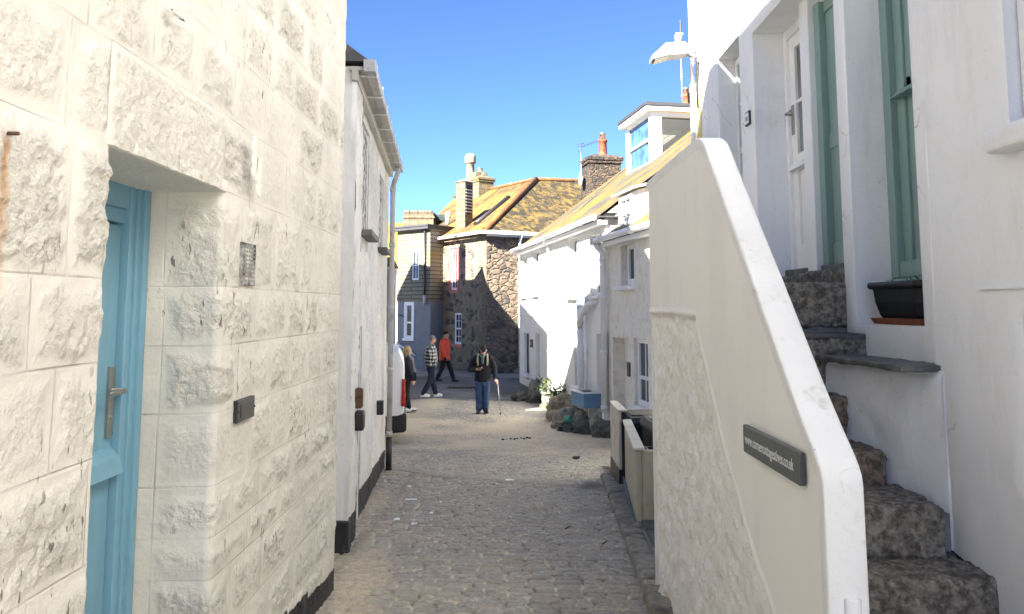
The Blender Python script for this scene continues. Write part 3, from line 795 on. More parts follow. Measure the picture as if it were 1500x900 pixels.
flake(3.58, .70, .022, .10, 1); flake(3.66, .62, .02, .09, 4)
flake(2.72, 1.06, .05, .008, 2, 10)
m = MB(); m.tube([(XL, 1.885, .43), (XL+.03, 1.885, .43)], .005, 8); m.build('rusty_nail', 'rust', H1)

# ------------------------------------------------------------ left: second white house, eaves and downpipe
A2 = Vector((-1.38, 6.70, 0)); B2 = Vector((-1.85, 11.75, 0))
L2 = (B2-A2).length; F2 = Fr(A2, B2-A2, (-1, -.07, 0)); F2.v = Vector((F2.u.y*-1, F2.u.x, 0)).normalized()   # v points into the house
H2 = thing('white_house', 'low white roughcast house on the left with a grey gutter, beyond the granite house', 'house', (-4, 9, ground(9)))
def yof(u): return A2.y+F2.u.y*u
def b2_sheet(u0, u1, V0, zs, opens, seed, back0=False, back1=False):
    us = np.arange(u0, u1+.001, .02); us[-1] = u1
    us = np.array(sorted(set(np.round(list(us)+[q for o_ in opens for q in o_[:2]], 4)))); zs = np.array(sorted(set(np.round(list(zs)+[q for o_ in opens for q in o_[2:4]], 4))))
    U, Z = np.meshgrid(us, zs, indexing='ij')
    h = .030*(fbm(U*2.2, Z*2.2, seed, 4)-.5)*2*.6+.012*(fbm(U*9, Z*9, seed+1, 4)-.5)*2
    rk = sstep(.42, .6, fbm(U*2, Z*2, seed+2, 3))*.8+.2; jd = np.full(U.shape, 9.)
    for (a, b, c, d_) in opens:
        du = np.maximum(np.maximum(a-U, U-b), 0); dz_ = np.maximum(np.maximum(c-Z, Z-d_), 0); h = h*sstep(0, .05, np.sqrt(du**2+dz_**2))
    V = V0-h
    x = F2.o.x+F2.u.x*U+F2.v.x*V; y = F2.o.y+F2.u.y*U+F2.v.y*V
    keep = np.ones((len(us)-1, len(zs)-1), bool)
    cu = (us[1:]+us[:-1])/2; cz = (zs[1:]+zs[:-1])/2
    for (a, b, c, d_) in opens: keep[(cu[:, None] > a) & (cu[:, None] < b) & (cz[None] > c) & (cz[None] < d_)] = False
    band = gv(y)+.27-Z
    P = np.stack([x, y, Z], -1)
    o = mesh_from('wall', P.reshape(-1, 3), gridfaces(len(us), len(zs), keep), 'roughcast', H2, dict(rk=rk, jd=jd, band=band))
zz = np.arange(-2.6, 2.16, .02)
OPS2 = [(1.0, 1.75, .78, 1.9), (3.3, 3.95, .78, 1.75), (.62, 1.35, -2.3, -.2)]
b2_sheet(0, .60, 0, zz, [], 201)
b2_sheet(.60, L2, .05, zz, OPS2, 205)
# quoin return (end wall) and reveals
ue = np.linspace(0, 1, 200)**2; P = np.zeros((200, len(zz), 3)); U, Z = np.meshgrid(ue, zz, indexing='ij')
h = .02*(fbm(U*5*3, Z*3, 210, 4)-.5)*2*sstep(0, .01, U)
w = F2(0, 0, 0)
P[..., 0] = w.x-U*5; P[..., 1] = w.y-h; P[..., 2] = Z
grid('wall', P, 'render_white', H2)
m = MB(); gz = ground(6.7); m.box((-2.4, w.y-.045, gz-.2), (w.x+.012, w.y+.05, gz+.27)); m.build('painted_plinth', 'band_dark', H2, .01)
m = MB(F2); m.box((.585, .0, -2.6), (.601, .12, 2.15)); m.build('wall', 'roughcast', H2)
for (a, b, c, d_) in OPS2: m = MB(F2); wall_open(m, a-.001, b+.001, c-.001, d_+.001, [(a, b, c, d_)], .16, .055); m.build('reveal', 'cottage_white', H2)
for (a, b, c, d_) in OPS2[:2]:
    sash(H2, F2, a+.01, b-.01, c+.01, d_-.01, .19, 'white_wood', 'glass', 2)
    m = MB(F2); m.box((a-.08, -.07, c-.07), (b+.08, .14, c-.012)); m.build('window_sill', 'slate', H2, .006)
dd = MB(F2); dd.box((.63, .16, -2.3), (1.34, .20, -.21)); dd.build('door', 'lead', H2, .004)
m = MB(F2); m.box((.40, -.06, -.92), (.50, .02, -.74)); m.build('meter_box', 'rust', H2, .02)
m = MB(F2); m.box((.40, -.075, -1.12), (.56, .02, -.95)); m.build('letter_box', 'black_plastic', H2, .02)
m = MB(F2); m.box((3.5, -.03, -1.4), (3.6, .06, -1.22)); m.build('air_brick', 'black_iron', H2, .01)
m = MB(F2); m.box((.04, .07, -3), (L2, 5, 2.12)); m.build('wall', 'limewash_two', H2)
# roof, soffit, gutter
m = MB(F2); m.hexa([(-.06, -.12, 2.17), (L2+.06, -.12, 2.17), (L2+.06, 5.4, 2.17), (-.06, 5.4, 2.17)], [(-.06, 2.5, 4.05), (L2+.06, 2.5, 4.05), (L2+.06, 2.7, 4.05), (-.06, 2.7, 4.05)])
m.build('roof', 'slate', H2)
m = MB(F2); m.box((-.05, -.065, 2.09), (L2+.03, .06, 2.125)); m.box((-.05, -.012, 2.0), (L2+.03, .045, 2.09)); m.build('soffit', 'soffit', H2, .003)
g = MB(F2); g.box((-.08, -.165, 2.075), (L2+.06, -.066, 2.168)); gt = g.build('gutter', 'gutter_grey', H2, .015, 3)
for k in range(8):
    u = .05+k*.70; m = MB(F2); m.box((u, -.17, 2.064), (u+.03, -.005, 2.074)); m.box((u, -.171, 2.064), (u+.03, -.166, 2.172)); m.build('bracket', 'white_plastic', gt, .002)
g = MB(F2); g.box((-.10, -.17, 2.065), (.10, -.06, 2.177)); g.build('gutter_end', 'grey_plastic', gt, .006)
up = L2-.5
m = MB(F2); m.tube([(up, -.115, 2.08), (up, -.115, 1.97), (up, -.07, 1.86), (up, -.045, 1.76), (up, -.045, -1.85)], .038, 14)
for z in (1.72, .9, .0, -.9, -1.8): m.tube([(up, -.045, z-.03), (up, -.045, z+.03)], .046, 14)
dp = m.build('downpipe', 'gutter_grey', H2)
m = MB(F2); m.tube([(up, -.045, -1.85), (up, -.045, ground(11.2)-.02)], .043, 14); m.build('pipe_shoe', 'black_iron', dp)

# ------------------------------------------------------------ right: parapet wall of the outside stair
XP = .98; YF, YN = 5.52, 2.50
def ptop(y): return np.interp(y, [YN, 2.62, 3.86, 4.02, YF], [-.53, -.40, .83, .87, .88])
PW = thing('stair_parapet', 'white rendered parapet wall shielding the outside stair, sloping down towards us', 'parapet wall', (1.04, 4, ground(4)))
ys = np.concatenate([np.arange(YN, YF-.03, .012), np.linspace(YF-.03, YF, 5)]); nr = 230
T = np.linspace(0, 1, nr); Yg, Tg = np.meshgrid(ys, T, indexing='ij'); Zb = -2.2
Zg = Zb+(ptop(Yg)-Zb)*Tg
edge = np.interp(Yg, [2.9, 3.19, 3.64, 4.12, 4.13, 6], [-1.2, -1.03, -.63, -.10, -.045, -.03])
dist = edge-Zg+.03*(fbm(Yg*5, Zg*5, 90, 3)-.5)
rub = sstep(-.012, .03, dist)
hs = .004*(fbm(Yg*3, Zg*3, 91, 3)-.5)+.002*(fbm(Yg*12, Zg*12, 92, 3)-.5)
hr = .045*(fbm(Yg*6, Zg*6, 93, 3)-.5)+.045*(fbm(Yg*13, Zg*11, 94, 3)-.5)-.010
n3 = 1-np.abs(fbm(Yg*9, Zg*9, 95, 3)*2-1)*2
hr += .008*n3
lip = .012*np.exp(-(dist/.022)**2)
H = hs*(1-rub)+(hr-.010)*rub+lip
H *= sstep(0, .03, YF-Yg)*.8+.2
rnd = .03*(1-sstep(0, .04, YF-Yg))          # rounded far corner
P = np.stack([XP-H+rnd, Yg, Zg], -1)
grid('wall', P, 'parapet', PW, dict(rub=rub))
# solid core
m = MB()
prof = [(YF-.002, Zb), (YF-.002, .86), (4.02, .85), (3.86, .81), (2.62, -.42), (YN+.005, -.55), (YN+.005, Zb)]
m.hexa([(XP+.06, y, z) for y, z in prof], [(XP+.125, y, z) for y, z in prof]); m.build('wall', 'coping_white', PW)
# rounded coping swept along the top and down the near end
def coping():
    pts = [(YF+.01, .885), (5.0, .887), (4.4, .884), (4.05, .878), (3.95, .862), (3.86, .82), (3.6, .56), (3.3, .265), (3.0, -.035), (2.75, -.285), (2.60, -.425), (2.525, -.49), (2.487, -.535), (2.482, -.72), (2.48, -1.0), (2.475, -1.4), (2.47, -2.1)]
    D = []
    for i in range(len(pts)-1):
        a, b = np.array(pts[i]), np.array(pts[i+1]); n = max(2, int(np.linalg.norm(b-a)/.02))
        for k in range(n): D.append(a+(b-a)*k/n)
    D.append(np.array(pts[-1])); D = np.array(D)
    Dm = D.copy()
    for _ in range(1): Dm[1:-1] = (Dm[:-2]+Dm[1:-1]*2+Dm[2:])/4
    tg = np.gradient(Dm, axis=0); tg /= np.linalg.norm(tg, axis=1)[:, None]; nm = np.stack([tg[:, 1], -tg[:, 0]], 1)
    na = 15; P = np.zeros((len(D), na, 3)); wv = .006
    for j in range(na):
        t_ = j/(na-1); a = math.pi*t_
        # superellipse profile, width .155, height .05
        cx = -math.copysign(abs(math.cos(a))**.32, math.cos(a))*.064; ch = abs(math.sin(a))**.42*.017
        s = np.arange(len(D))*.02
        hh = ch+wv*(fbm(s*3, s*0+t_*2, 97, 3)-.5)
        flat = sstep(-.5, -.62, Dm[:, 1]) if False else 0
        P[:, j, 0] = XP+.0565+cx*(1+.05*(fbm(s*2, s*0+j, 98, 2)-.5)); P[:, j, 1] = Dm[:, 0]+nm[:, 0]*hh; P[:, j, 2] = Dm[:, 1]+nm[:, 1]*hh
    # skirts
    sk0 = P[:, 0, :].copy(); sk0[:, 0] += .0; sk0[:, 1] -= nm[:, 0]*.045; sk0[:, 2] -= nm[:, 1]*.045; sk0[:, 0] += .006
    sk1 = P[:, -1, :].copy(); sk1[:, 1] -= nm[:, 0]*.06; sk1[:, 2] -= nm[:, 1]*.06; sk1[:, 0] -= .004
    P = np.concatenate([sk0[:, None], P, sk1[:, None]], 1)
    grid('coping', P, 'coping_white', PW)
coping()
m = MB(); m.box((XP+.01, YF, Zb), (XP+.125, YF+.006, .87)); m.build('wall', 'coping_white', PW)
m = MB(); m.tube([(1.045, 2.462, -2.1), (1.045, 2.462, -.895)], [.028, .026], 14); m.ell((1.045, 2.462, -.895), (.026, .026, .008)); m.build('pipe_stub', 'coping_white', PW)

# grey house-name sign with its web address
SG = thing('sign', 'dark grey sign with a web address in pale letters, screwed to the stair parapet', 'sign', (XP-.02, 2.93, -.54))
m = MB(); m.box((XP-.028, 2.62, -.592), (XP-.006, 3.24, -.482)); m.build('plate', 'plate_grey', SG, .004)
Ms = Matrix(((0, 0, -1, XP-.0285), (-1, 0, 0, 3.213), (0, 1, 0, -.553), (0, 0, 0, 1)))
tx = text('www.cornercottagestives.co.uk', .058, Ms, 'lettering', SG, .0008)
wdt = max(v.co.y for v in tx.data.vertices)-min(v.co.y for v in tx.data.vertices)
k = .545/wdt
for v in tx.data.vertices: v.co.y = 3.213-(3.213-v.co.y)*k

# ------------------------------------------------------------ outside stair
ST = thing('stone_stairs', 'steep outside stair of worn granite steps between the parapet and the cottage', 'staircase', (1.4, 3.3, ground(3)))
STEP = [(1.55, -1.62, 1.83), (1.90, -1.42, 1.83), (2.24, -1.22, 1.83), (2.92, -.985, 1.81), (3.13, -.79, 1.72), (3.47, -.63, 1.655), (3.755, -.42, 1.62), (3.955, -.155, 1.83), (4.165, .125, 1.83)]
for k, (yf, zt, xr) in enumerate(STEP):
    y1 = (STEP[k+1][0]+.16) if k < len(STEP)-1 else 5.7
    if k == 2: y1 = 3.05
    th = .205 if k < 7 else .24
    o = rough_box('step', 'granite_brown' if k in (5, 6) else 'granite', ST, (XP+.10, yf, zt-th), (xr, y1, zt), .012, .014, 16, k+3, .022)
    rough_box('mortar_bed', 'cement', ST, (XP+.10, yf+.035, zt-th-.1), (xr-.004, y1, zt-th+.02), .008, .05, 7, k+30, .012)
rough_box('tread_slab', 'slate', ST, (XP+.10, 3.945, -.165), (1.80, 4.19, -.135), .006, .03, 8, 50, .008)
m = MB(); m.box((XP+.13, 2.6, -2.3), (1.81, 5.6, -1.25)); m.box((XP+.13, 3.2, -1.3), (1.80, 5.6, -.83)); m.box((XP+.13, 4.0, -.9), (1.80, 5.5, -.3)); m.box((XP+.13, 4.3, -.4), (1.80, YF, .05)); m.build('core', 'cement', ST)

# ------------------------------------------------------------ right: tall white cottage
FH = Fr((1.8, 0, 0), (0, 1, 0), (1, 0, 0))
H3 = thing('tall_white_cottage', 'tall white rendered cottage reached by the granite stair, with teal and white joinery', 'house', (4.5, 2.5, ground(2.5)))
def shade_wall(name, u0, u1, z0, z1, ops, V, step, seed, parent=H3, mat='render_cool', amp=.008, F=FH, depth=.245):
    """finely divided render face with hand-trowelled undulation, openings with rounded arrises"""
    us = list(np.arange(u0, u1, step))+[u1]; zs = list(np.arange(z0, z1, step))+[z1]
    for o in ops:
        us += [o[0], o[1]]; zs += [o[2], o[3]]
    us = np.array(sorted(set(np.round(us, 5)))); zs = np.array(sorted(set(np.round(zs, 5))))
    U, Z = np.meshgrid(us, zs, indexing='ij'); cu = (us[1:]+us[:-1])/2; cz = (zs[1:]+zs[:-1])/2
    keep = np.ones((len(us)-1, len(zs)-1), bool)
    for o in ops: keep[(cu[:, None] > o[0]) & (cu[:, None] < o[1]) & (cz[None] > o[2]) & (cz[None] < o[3])] = False
    h = amp*((fbm(U*2.3, Z*1.7, seed, 4)-.5)*2+.35*(fbm(U*9, Z*9, seed+1, 3)-.5)*2)
    for o in ops:      # round off towards each opening
        du = np.maximum(np.maximum(o[0]-U, U-o[1]), 0); dz = np.maximum(np.maximum(o[2]-Z, Z-o[3]), 0); d = np.sqrt(du**2+dz**2)
        h = h*sstep(0, .05, d)-.010*(1-sstep(0, .018, d))
    V_ = V-h
    P = np.stack([F.o.x+F.u.x*U+F.v.x*V_, F.o.y+F.u.y*U+F.v.y*V_, F.o.z+Z], -1)
    mesh_from('wall', P.reshape(-1, 3), gridfaces(len(us), len(zs), keep), mat, parent)
    for o in ops:
        dp = o[4] if len(o) > 4 else depth; n = 14; a, b, c, d_ = o[:4]
        for (p0, p1, ax) in (((a, c), (a, d_), 0), ((b, c), (b, d_), 0), ((a, d_), (b, d_), 1), ((a, c), (b, c), 1)):
            L = math.hypot(p1[0]-p0[0], p1[1]-p0[1]); kk = max(4, int(L/.03))
            tt = np.linspace(0, 1, kk); vv = np.linspace(V+.010, V+dp, 12); TT, VV = np.meshgrid(tt, vv, indexing='ij')
            uu = p0[0]+(p1[0]-p0[0])*TT; z_ = p0[1]+(p1[1]-p0[1])*TT
            r = .006*(fbm(TT*L*5, VV*7, seed+7, 3)-.5)*2*sstep(0, .05, VV-V-.010)
            if ax == 0: uu = uu+(r if p0[0] == a else -r)
            else: z_ = z_-abs(r)*(1 if p0[1] == d_ else -1)
            Pq = np.stack([F.o.x+F.u.x*uu+F.v.x*VV, F.o.y+F.u.y*uu+F.v.y*VV, F.o.z+z_], -1)
            grid('reveal', Pq, mat, parent)
DO = (4.19, 5.62, -.4, 2.05, .30); WI = (3.40, 4.06, -.085, 2.30, .30); WF = (5.96, 6.58, .50, 2.16, .22)
shade_wall('w', 3.23, 7.37, -2.4, 3.1, [DO, WI, WF], 0, .03, 300)
shade_wall('w', -1.0, 3.26, -2.4, 3.1, [(2.0, 2.70, .64, 1.9, .12), (2.15, 2.70, -.62, -.03, .10)], -.030, .035, 320)
m = MB(FH); m.box((3.235, -.030, -2.4), (3.262, .02, 3.1)); m.build('wall', 'render_cool', H3, .008, 3)
m = MB(FH); m.box((-6, .36, -3), (7.37, 6, 5.2)); m.box((-6, -.02, 3.1), (7.37, .37, 5.2)); m.box((-6, .0, -3), (-1, .37, 3.1))
m.box((5.64, .2, -2.4), (5.94, .37, 3.1)); m.box((6.6, .2, -2.4), (7.37, .37, 3.1)); m.box((2.72, .11, -2.4), (3.38, .37, 3.1))
m.box((-1, .14, -2.4), (2.72, .37, 3.1)); m.box((7.34, .0, -3), (7.369, .37, 3.1)); m.build('wall', 'render_white', H3)
m = MB(FH); m.hexa([(-6, -.2, 5.2), (7.5, -.2, 5.2), (7.5, 6.2, 5.2), (-6, 6.2, 5.2)], [(-6, 2.9, 7), (7.5, 2.9, 7), (7.5, 3.1, 7), (-6, 3.1, 7)]); m.build('roof', 'slate', H3)
# doors in the shared recess
m = MB(FH); m.box((4.19, .24, .25), (4.25, .30, 2.05)); m.box((5.57, .235, .25), (5.62, .30, 2.05)); m.box((4.92, .15, .20), (5.07, .31, 2.05)); m.box((5.07, .24, 1.98), (5.57, .30, 2.05)); m.box((4.25, .24, 1.98), (4.92, .30, 2.05))
m.build('door_frame', 'white_wood', H3, .006)
dw = MB(FH)
dw.box((5.07, .262, .262), (5.165, .302, 1.98)); dw.box((5.475, .262, .262), (5.57, .302, 1.98)); dw.box((5.165, .262, 1.885), (5.475, .302, 1.98)); dw.box((5.165, .262, .98), (5.475, .302, 1.10)); dw.box((5.165, .262, .262), (5.475, .302, .44))
dw.box((5.165, .28, .44), (5.475, .30, .98)); dw.box((5.215, .27, .50), (5.425, .282, .92)); dw.box((5.309, .268, 1.10), (5.331, .298, 1.885)); dw.box((5.165, .268, 1.47), (5.475, .298, 1.495))
wd = dw.build('door', 'white_wood', H3, .004); wd['label'] = 'white half-glazed door'
g = MB(FH); g.face([(5.16, .285, 1.09), (5.48, .285, 1.09), (5.48, .285, 1.89), (5.16, .285, 1.89)]); g.build('pane', 'glass_pale', wd)
m = MB(FH); m.hexa([(5.08, .22, .985), (5.56, .22, .985), (5.56, .262, .985), (5.08, .262, .985)], [(5.08, .245, 1.03), (5.56, .245, 1.03), (5.56, .262, 1.04), (5.08, .262, 1.04)]); m.build('weather_bar', 'white_wood', wd, .003)
m = MB(FH); m.box((5.505, .252, 1.25), (5.545, .262, 1.47)); m.tube([(5.525, .255, 1.40), (5.525, .205, 1.40), (5.515, .20, 1.40), (5.41, .20, 1.398)], .009, 10); m.build('handle', 'steel', wd, .002)
dt = MB(FH)
dt.box((4.25, .19, .262), (4.32, .30, 1.98)); dt.box((4.84, .19, .262), (4.92, .30, 1.98)); dt.box((4.32, .225, .262), (4.84, .30, .40)); dt.box((4.32, .235, .40), (4.84, .28, 1.9)); dt.box((4.32, .225, 1.9), (4.84, .30, 1.98)); dt.box((4.32, .225, 1.0), (4.84, .30, 1.1)); dt.box((4.55, .226, .40), (4.59, .28, 1.9))
td = dt.build('door', 'teal_wood', H3, .005); td['label'] = 'teal green door beside the white one'
m = MB(FH); m.box((4.26, .17, .205), (4.91, .34, .262)); m.box((5.08, .17, .205), (5.56, .34, .262)); m.build('threshold', 'slate', H3, .008)
o = rough_box('threshold_stone', 'granite', H3, (1.80, 4.19, -.12), (2.12, 5.62, .205), .012, .03, 9, 61, .02)
# teal sash window
m = MB(FH)
m.box((3.985, .20, .15), (4.06, .30, 2.3)); m.box((3.905, .235, .22), (3.985, .30, 2.3)); m.box((3.40, .20, .15), (3.47, .30, 2.3)); m.box((3.47, .21, .15), (3.985, .30, .235))
m.box((3.47, .25, 1.12), (3.905, .29, 1.19)); m.hexa([(3.47, .18, 1.085), (3.96, .18, 1.085), (3.96, .25, 1.085), (3.47, .25, 1.085)], [(3.47, .22, 1.125), (3.96, .22, 1.125), (3.96, .25, 1.14), (3.47, .25, 1.14)])
m.box((3.855, .25, .235), (3.905, .29, 2.3)); m.hexa([(3.40, .17, .115), (4.06, .17, .115), (4.06, .3, .115), (3.40, .3, .115)], [(3.40, .17, .14), (4.06, .17, .14), (4.06, .3, .165), (3.40, .3, .165)])
w = m.build('window', 'teal_wood', H3, .004); w['label'] = 'teal green sash window'
g = MB(FH); g.face([(3.45, .275, .2), (3.90, .275, .2), (3.90, .275, 2.3), (3.45, .275, 2.3)]); g.build('pane', 'glass_pale', w)
m = MB(FH); m.box((3.40, .21, -.085), (4.06, .31, .115)); m.build('window_board', 'lead', H3)
# far window
w = sash(H3, FH, 5.965, 6.575, .52, 2.15, .215, 'white_wood', 'glass_pale', 2, (.5, .25, .75), .06, label='white sash window beyond the doors')
m = MB(FH); m.box((5.92, -.05, .44), (6.62, .2, .505)); m.build('window_sill', 'render_white', H3, .01)
m = MB(FH); m.box((1.93, -.095, .545), (2.745, .02, .635)); m.build('window_sill', 'render_cool', H3, .02, 3)
sash(H3, FH, 2.01, 2.69, .65, 1.89, .085, 'white_wood', 'glass_pale', 2)
sash(H3, FH, 2.16, 2.69, -.61, -.04, .065, 'grey_plastic', 'glass_pale', 2)
m = MB(FH); m.box((2.2, -.037, .062), (2.92, -.025, .072)); m.build('plaster_ridge', 'render_white', H3, .002)
# house number tile
NP = thing('number_tile', 'small framed white tile with dark figures beside the white door', 'number tile', (1.79, 5.73, 1.42))
m = MB(FH); m.box((5.68, -.016, 1.37), (5.78, .0, 1.475)); m.build('frame', 'lead', NP, .002)
m = MB(FH); m.box((5.69, -.018, 1.382), (5.77, -.014, 1.463)); m.build('tile', 'white_wood', NP)
text('10A', .052, Matrix(((0, 0, -1, 1.7815), (-1, 0, 0, 5.765), (0, 1, 0, 1.403), (0, 0, 0, 1))), 'navy', NP, .0005, .68)
# black painted band at the foot and yellow edge at the far end
m = MB(); pr = [(3.24, -2.3), (3.24, -.955), (3.19, -.975), (3.05, -1.0), (2.98, -1.06), (2.93, -1.16), (2.90, -1.32), (2.6, -1.5), (2.3, -1.6), (2.3, -2.3)]
m.hexa([(1.762, y, z) for y, z in pr], [(1.80, y, z) for y, z in pr]); m.build('painted_plinth', 'band_dark', H3, .004)
m = MB(FH); m.box((7.17, -.004, -2.3), (7.32, .01, 1.98)); m.build('yellow_edge', 'yellow_paint', H3)
m = MB(FH); m.tube([(7.36, -.035, -2.3), (7.36, -.035, 2.05), (7.36, -.035, 3.1)], .022, 10); m.build('downpipe', 'white_plastic', H3)
m = MB(FH); m.tube([(7.24, -.012, 1.9), (7.25, -.016, 2.1), (7.2, -.012, 2.3), (7.22, -.03, 2.44)], .011, 8); m.build('cable', 'black_iron', H3)
# low white block with slate ledge between steps and wall
m_ = []
q = [(1.585, 3.945), (1.755, 3.19), (1.83, 3.19), (1.83, 3.945)]
ux = np.linspace(0, 1, 60); zq = np.linspace(-1.6, -.262, 90); U, Z = np.meshgrid(ux, zq, indexing='ij')
hh = .014*(fbm(U*3, Z*4, 340, 4)-.5)*2+.008*(fbm(U*9, Z*11, 341, 3)-.5)*2
lean = .035*np.clip((-Z-.3), 0, 1.2)
bx = 1.585+(1.755-1.585)*U-hh*1+lean*U; by = 3.945+(3.19-3.945)*U
top = sstep(-.30, -.262, Z)*.02
P = np.stack([bx+top, by, Z], -1); grid('low_wall', P, 'render_cool', H3)
P = np.stack([bx[0]*0+np.linspace(1.585, 1.83, 90), bx[0]*0+3.947, zq], -1)
m = MB(); m.hexa([(x+.012, y, -1.6) for x, y in q], [(x+.012, y, -.266) for x, y in q]); m.build('low_wall', 'render_cool', H3, .01)
bm_l = rough_box('slate_ledge', 'slate', H3, (0, 0, 0), (.23, .76, .028), .006, .02, 12, 71, .008)
bm_l.data.transform(Matrix.Translation((1.600, 3.20, -.268)) @ Matrix.Shear('XY', 4, (0, 0)) @ Matrix.Rotation(R(5), 4, 'Z'))
# planter in the window recess
PL = thing('planter_trough', 'black plastic trough planter standing in the teal window recess', 'planter', (1.90, 3.68, -.07))
m = MB()
def ringp(hw, hl, z, cx=1.905, cy=3.672, ch=.025):
    return [(cx-hw, cy-hl+ch, z), (cx-hw+ch, cy-hl, z), (cx+hw-ch, cy-hl, z), (cx+hw, cy-hl+ch, z), (cx+hw, cy+hl-ch, z), (cx+hw-ch, cy+hl, z), (cx-hw+ch, cy+hl, z), (cx-hw, cy+hl-ch, z)]
rs = [ringp(.070, .185, -.055), ringp(.078, .195, -.04), ringp(.090, .215, .02), ringp(.095, .225, .085), ringp(.107, .243, .088), ringp(.112, .248, .098), ringp(.112, .248, .115), ringp(.105, .240, .122), ringp(.092, .225, .118), ringp(.090, .222, .095)]
for a, b in zip(rs[:-1], rs[1:]):
    for k in range(8): m.face([a[k], a[(k+1) % 8], b[(k+1) % 8], b[k]])
m.face(rs[0][::-1]); o = m.build('pot', 'black_plastic', PL, fix=True); weld(o)
md = o.modifiers.new('Bevel', 'BEVEL'); md.width = .006; md.segments = 2
m = MB(); m.face(ringp(.09, .222, .10)); m.build('soil', 'soil', PL)
m = MB()
for k in range(9):
    a = random.uniform(0, 6.28); x = 1.905+random.uniform(-.05, .05); y = 3.67+random.uniform(-.18, .18)
    m.tube([(x, y, .10), (x+.01*math.cos(a), y+.01*math.sin(a), .125), (x+.03*math.cos(a), y+.03*math.sin(a), .142)], [.003, .003, .001], 5)
m.build('dead_stalks', 'soil', PL)
SA = thing('saucer', 'terracotta drip tray under the black trough planter', 'drip tray', (1.9, 3.68, -.08))
m = MB(); a_ = ringp(.10, .215, -.083); b_ = ringp(.112, .232, -.055); m.hexa(a_, b_); m.build('tray', 'terracotta', SA, .004)

# ------------------------------------------------------------ street lamp on the cottage corner
SL = thing('street_lamp', 'pale grey street lantern on a short arm at the corner of the tall white cottage', 'street lamp', (1.8, 7.25, 2.45))
m = MB(); m.tube([(1.80, 7.22, 2.40), (1.72, 7.22, 2.42), (1.66, 7.2, 2.45)], .028, 12); m.box((1.775, 7.17, 2.33), (1.80, 7.27, 2.49)); m.build('bracket', 'alu', SL, .006)
m = MB()
prof = [(1.72, .04, 2.425, 2.475), (1.655, .085, 2.40, 2.52), (1.47, .095, 2.378, 2.508), (1.335, .085, 2.345, 2.385)]
prev = None
for (x, hw, z0, z1) in prof:
    c = (z0+z1)/2; ring = [(x, 7.2-hw, z0), (x, 7.2+hw, z0), (x, 7.2+hw, c), (x, 7.2+hw*.82, z1), (x, 7.2-hw*.82, z1), (x, 7.2-hw, c)]
    if prev:
        for k in range(6): m.face([prev[k], prev[(k+1) % 6], ring[(k+1) % 6], ring[k]])
    else: m.face(ring)
    prev = ring
m.face(prev); o = m.build('lantern', 'gutter_grey', SL); weld(o)
o.data.materials[0] = MT['lamp_grey']
m = MB(); m.hexa([(1.36, 7.13, 2.335), (1.50, 7.125, 2.375), (1.50, 7.275, 2.375), (1.36, 7.27, 2.335)], [(1.36, 7.13, 2.36), (1.50, 7.125, 2.40), (1.50, 7.275, 2.40), (1.36, 7.27, 2.36)]); m.build('lens', 'lamp_lens', SL, .004)
m = MB(); m.tube([(1.60, 7.2, 2.53), (1.60, 7.2, 2.565)], .03, 14); m.tube([(1.60, 7.2, 2.565), (1.60, 7.2, 2.60)], .036, 14); m.box((1.575, 7.17, 2.60), (1.645, 7.23, 2.625)); m.build('photocell', 'lamp_grey', SL, .003)

# ------------------------------------------------------------ bin store, bins
gb = ground(8)+.09
BS = thing('bin_store', 'cream concrete bin enclosure beside the footpath, open topped', 'bin store', (1.3, 8.4, gb))
def slab(name, mat, pts, zb, zt, parent, bev=.012):
    m = MB(); m.hexa([(x, y, zb) for x, y in pts], [(x, y, zt) for x, y in pts]); return m.build(name, mat, parent, bev)
s_ = [(1.175, 7.50), (1.235, 7.50), (1.40, 9.35), (1.34, 9.35)]
slab('side_wall', 'concrete_cream', s_, gb-.2, -1.36, BS)
slab('front_wall', 'concrete_cream', [(1.237, 7.50), (2.0, 7.50), (2.0, 7.56), (1.237, 7.56)], gb-.2, -1.362, BS)
slab('side_coping', 'concrete_light', [(1.150, 7.47), (1.262, 7.47), (1.425, 9.36), (1.315, 9.36)], -1.36, -1.335, BS, .01)
slab('plinth_strip', 'blue_plinth', [(1.155, 7.48), (1.17, 7.48), (1.335, 9.4), (1.32, 9.4)], gb-.2, gb+.05, BS, .004)
GP = thing('gate_post', 'narrow cream gate post with a black foot beyond the bin enclosure', 'gate post', (1.40, 10.1, gb-.1))
slab('post', 'concrete_light', [(1.325, 9.75), (1.36, 9.75), (1.42, 10.65), (1.335, 10.65)], -2.0, -1.30, GP, .01)
slab('cap', 'concrete_light', [(1.315, 9.73), (1.43, 9.73), (1.44, 10.67), (1.325, 10.67)], -1.30, -1.275, GP, .008)
slab('foot', 'black_iron', [(1.32, 9.74), (1.365, 9.74), (1.43, 10.66), (1.33, 10.66)], -2.5, -2.0, GP, .004)
slab('hinge_side', 'black_iron', [(1.362, 9.745), (1.42, 9.745), (1.43, 9.78), (1.365, 9.78)], -2.4, -1.32, GP, .004)
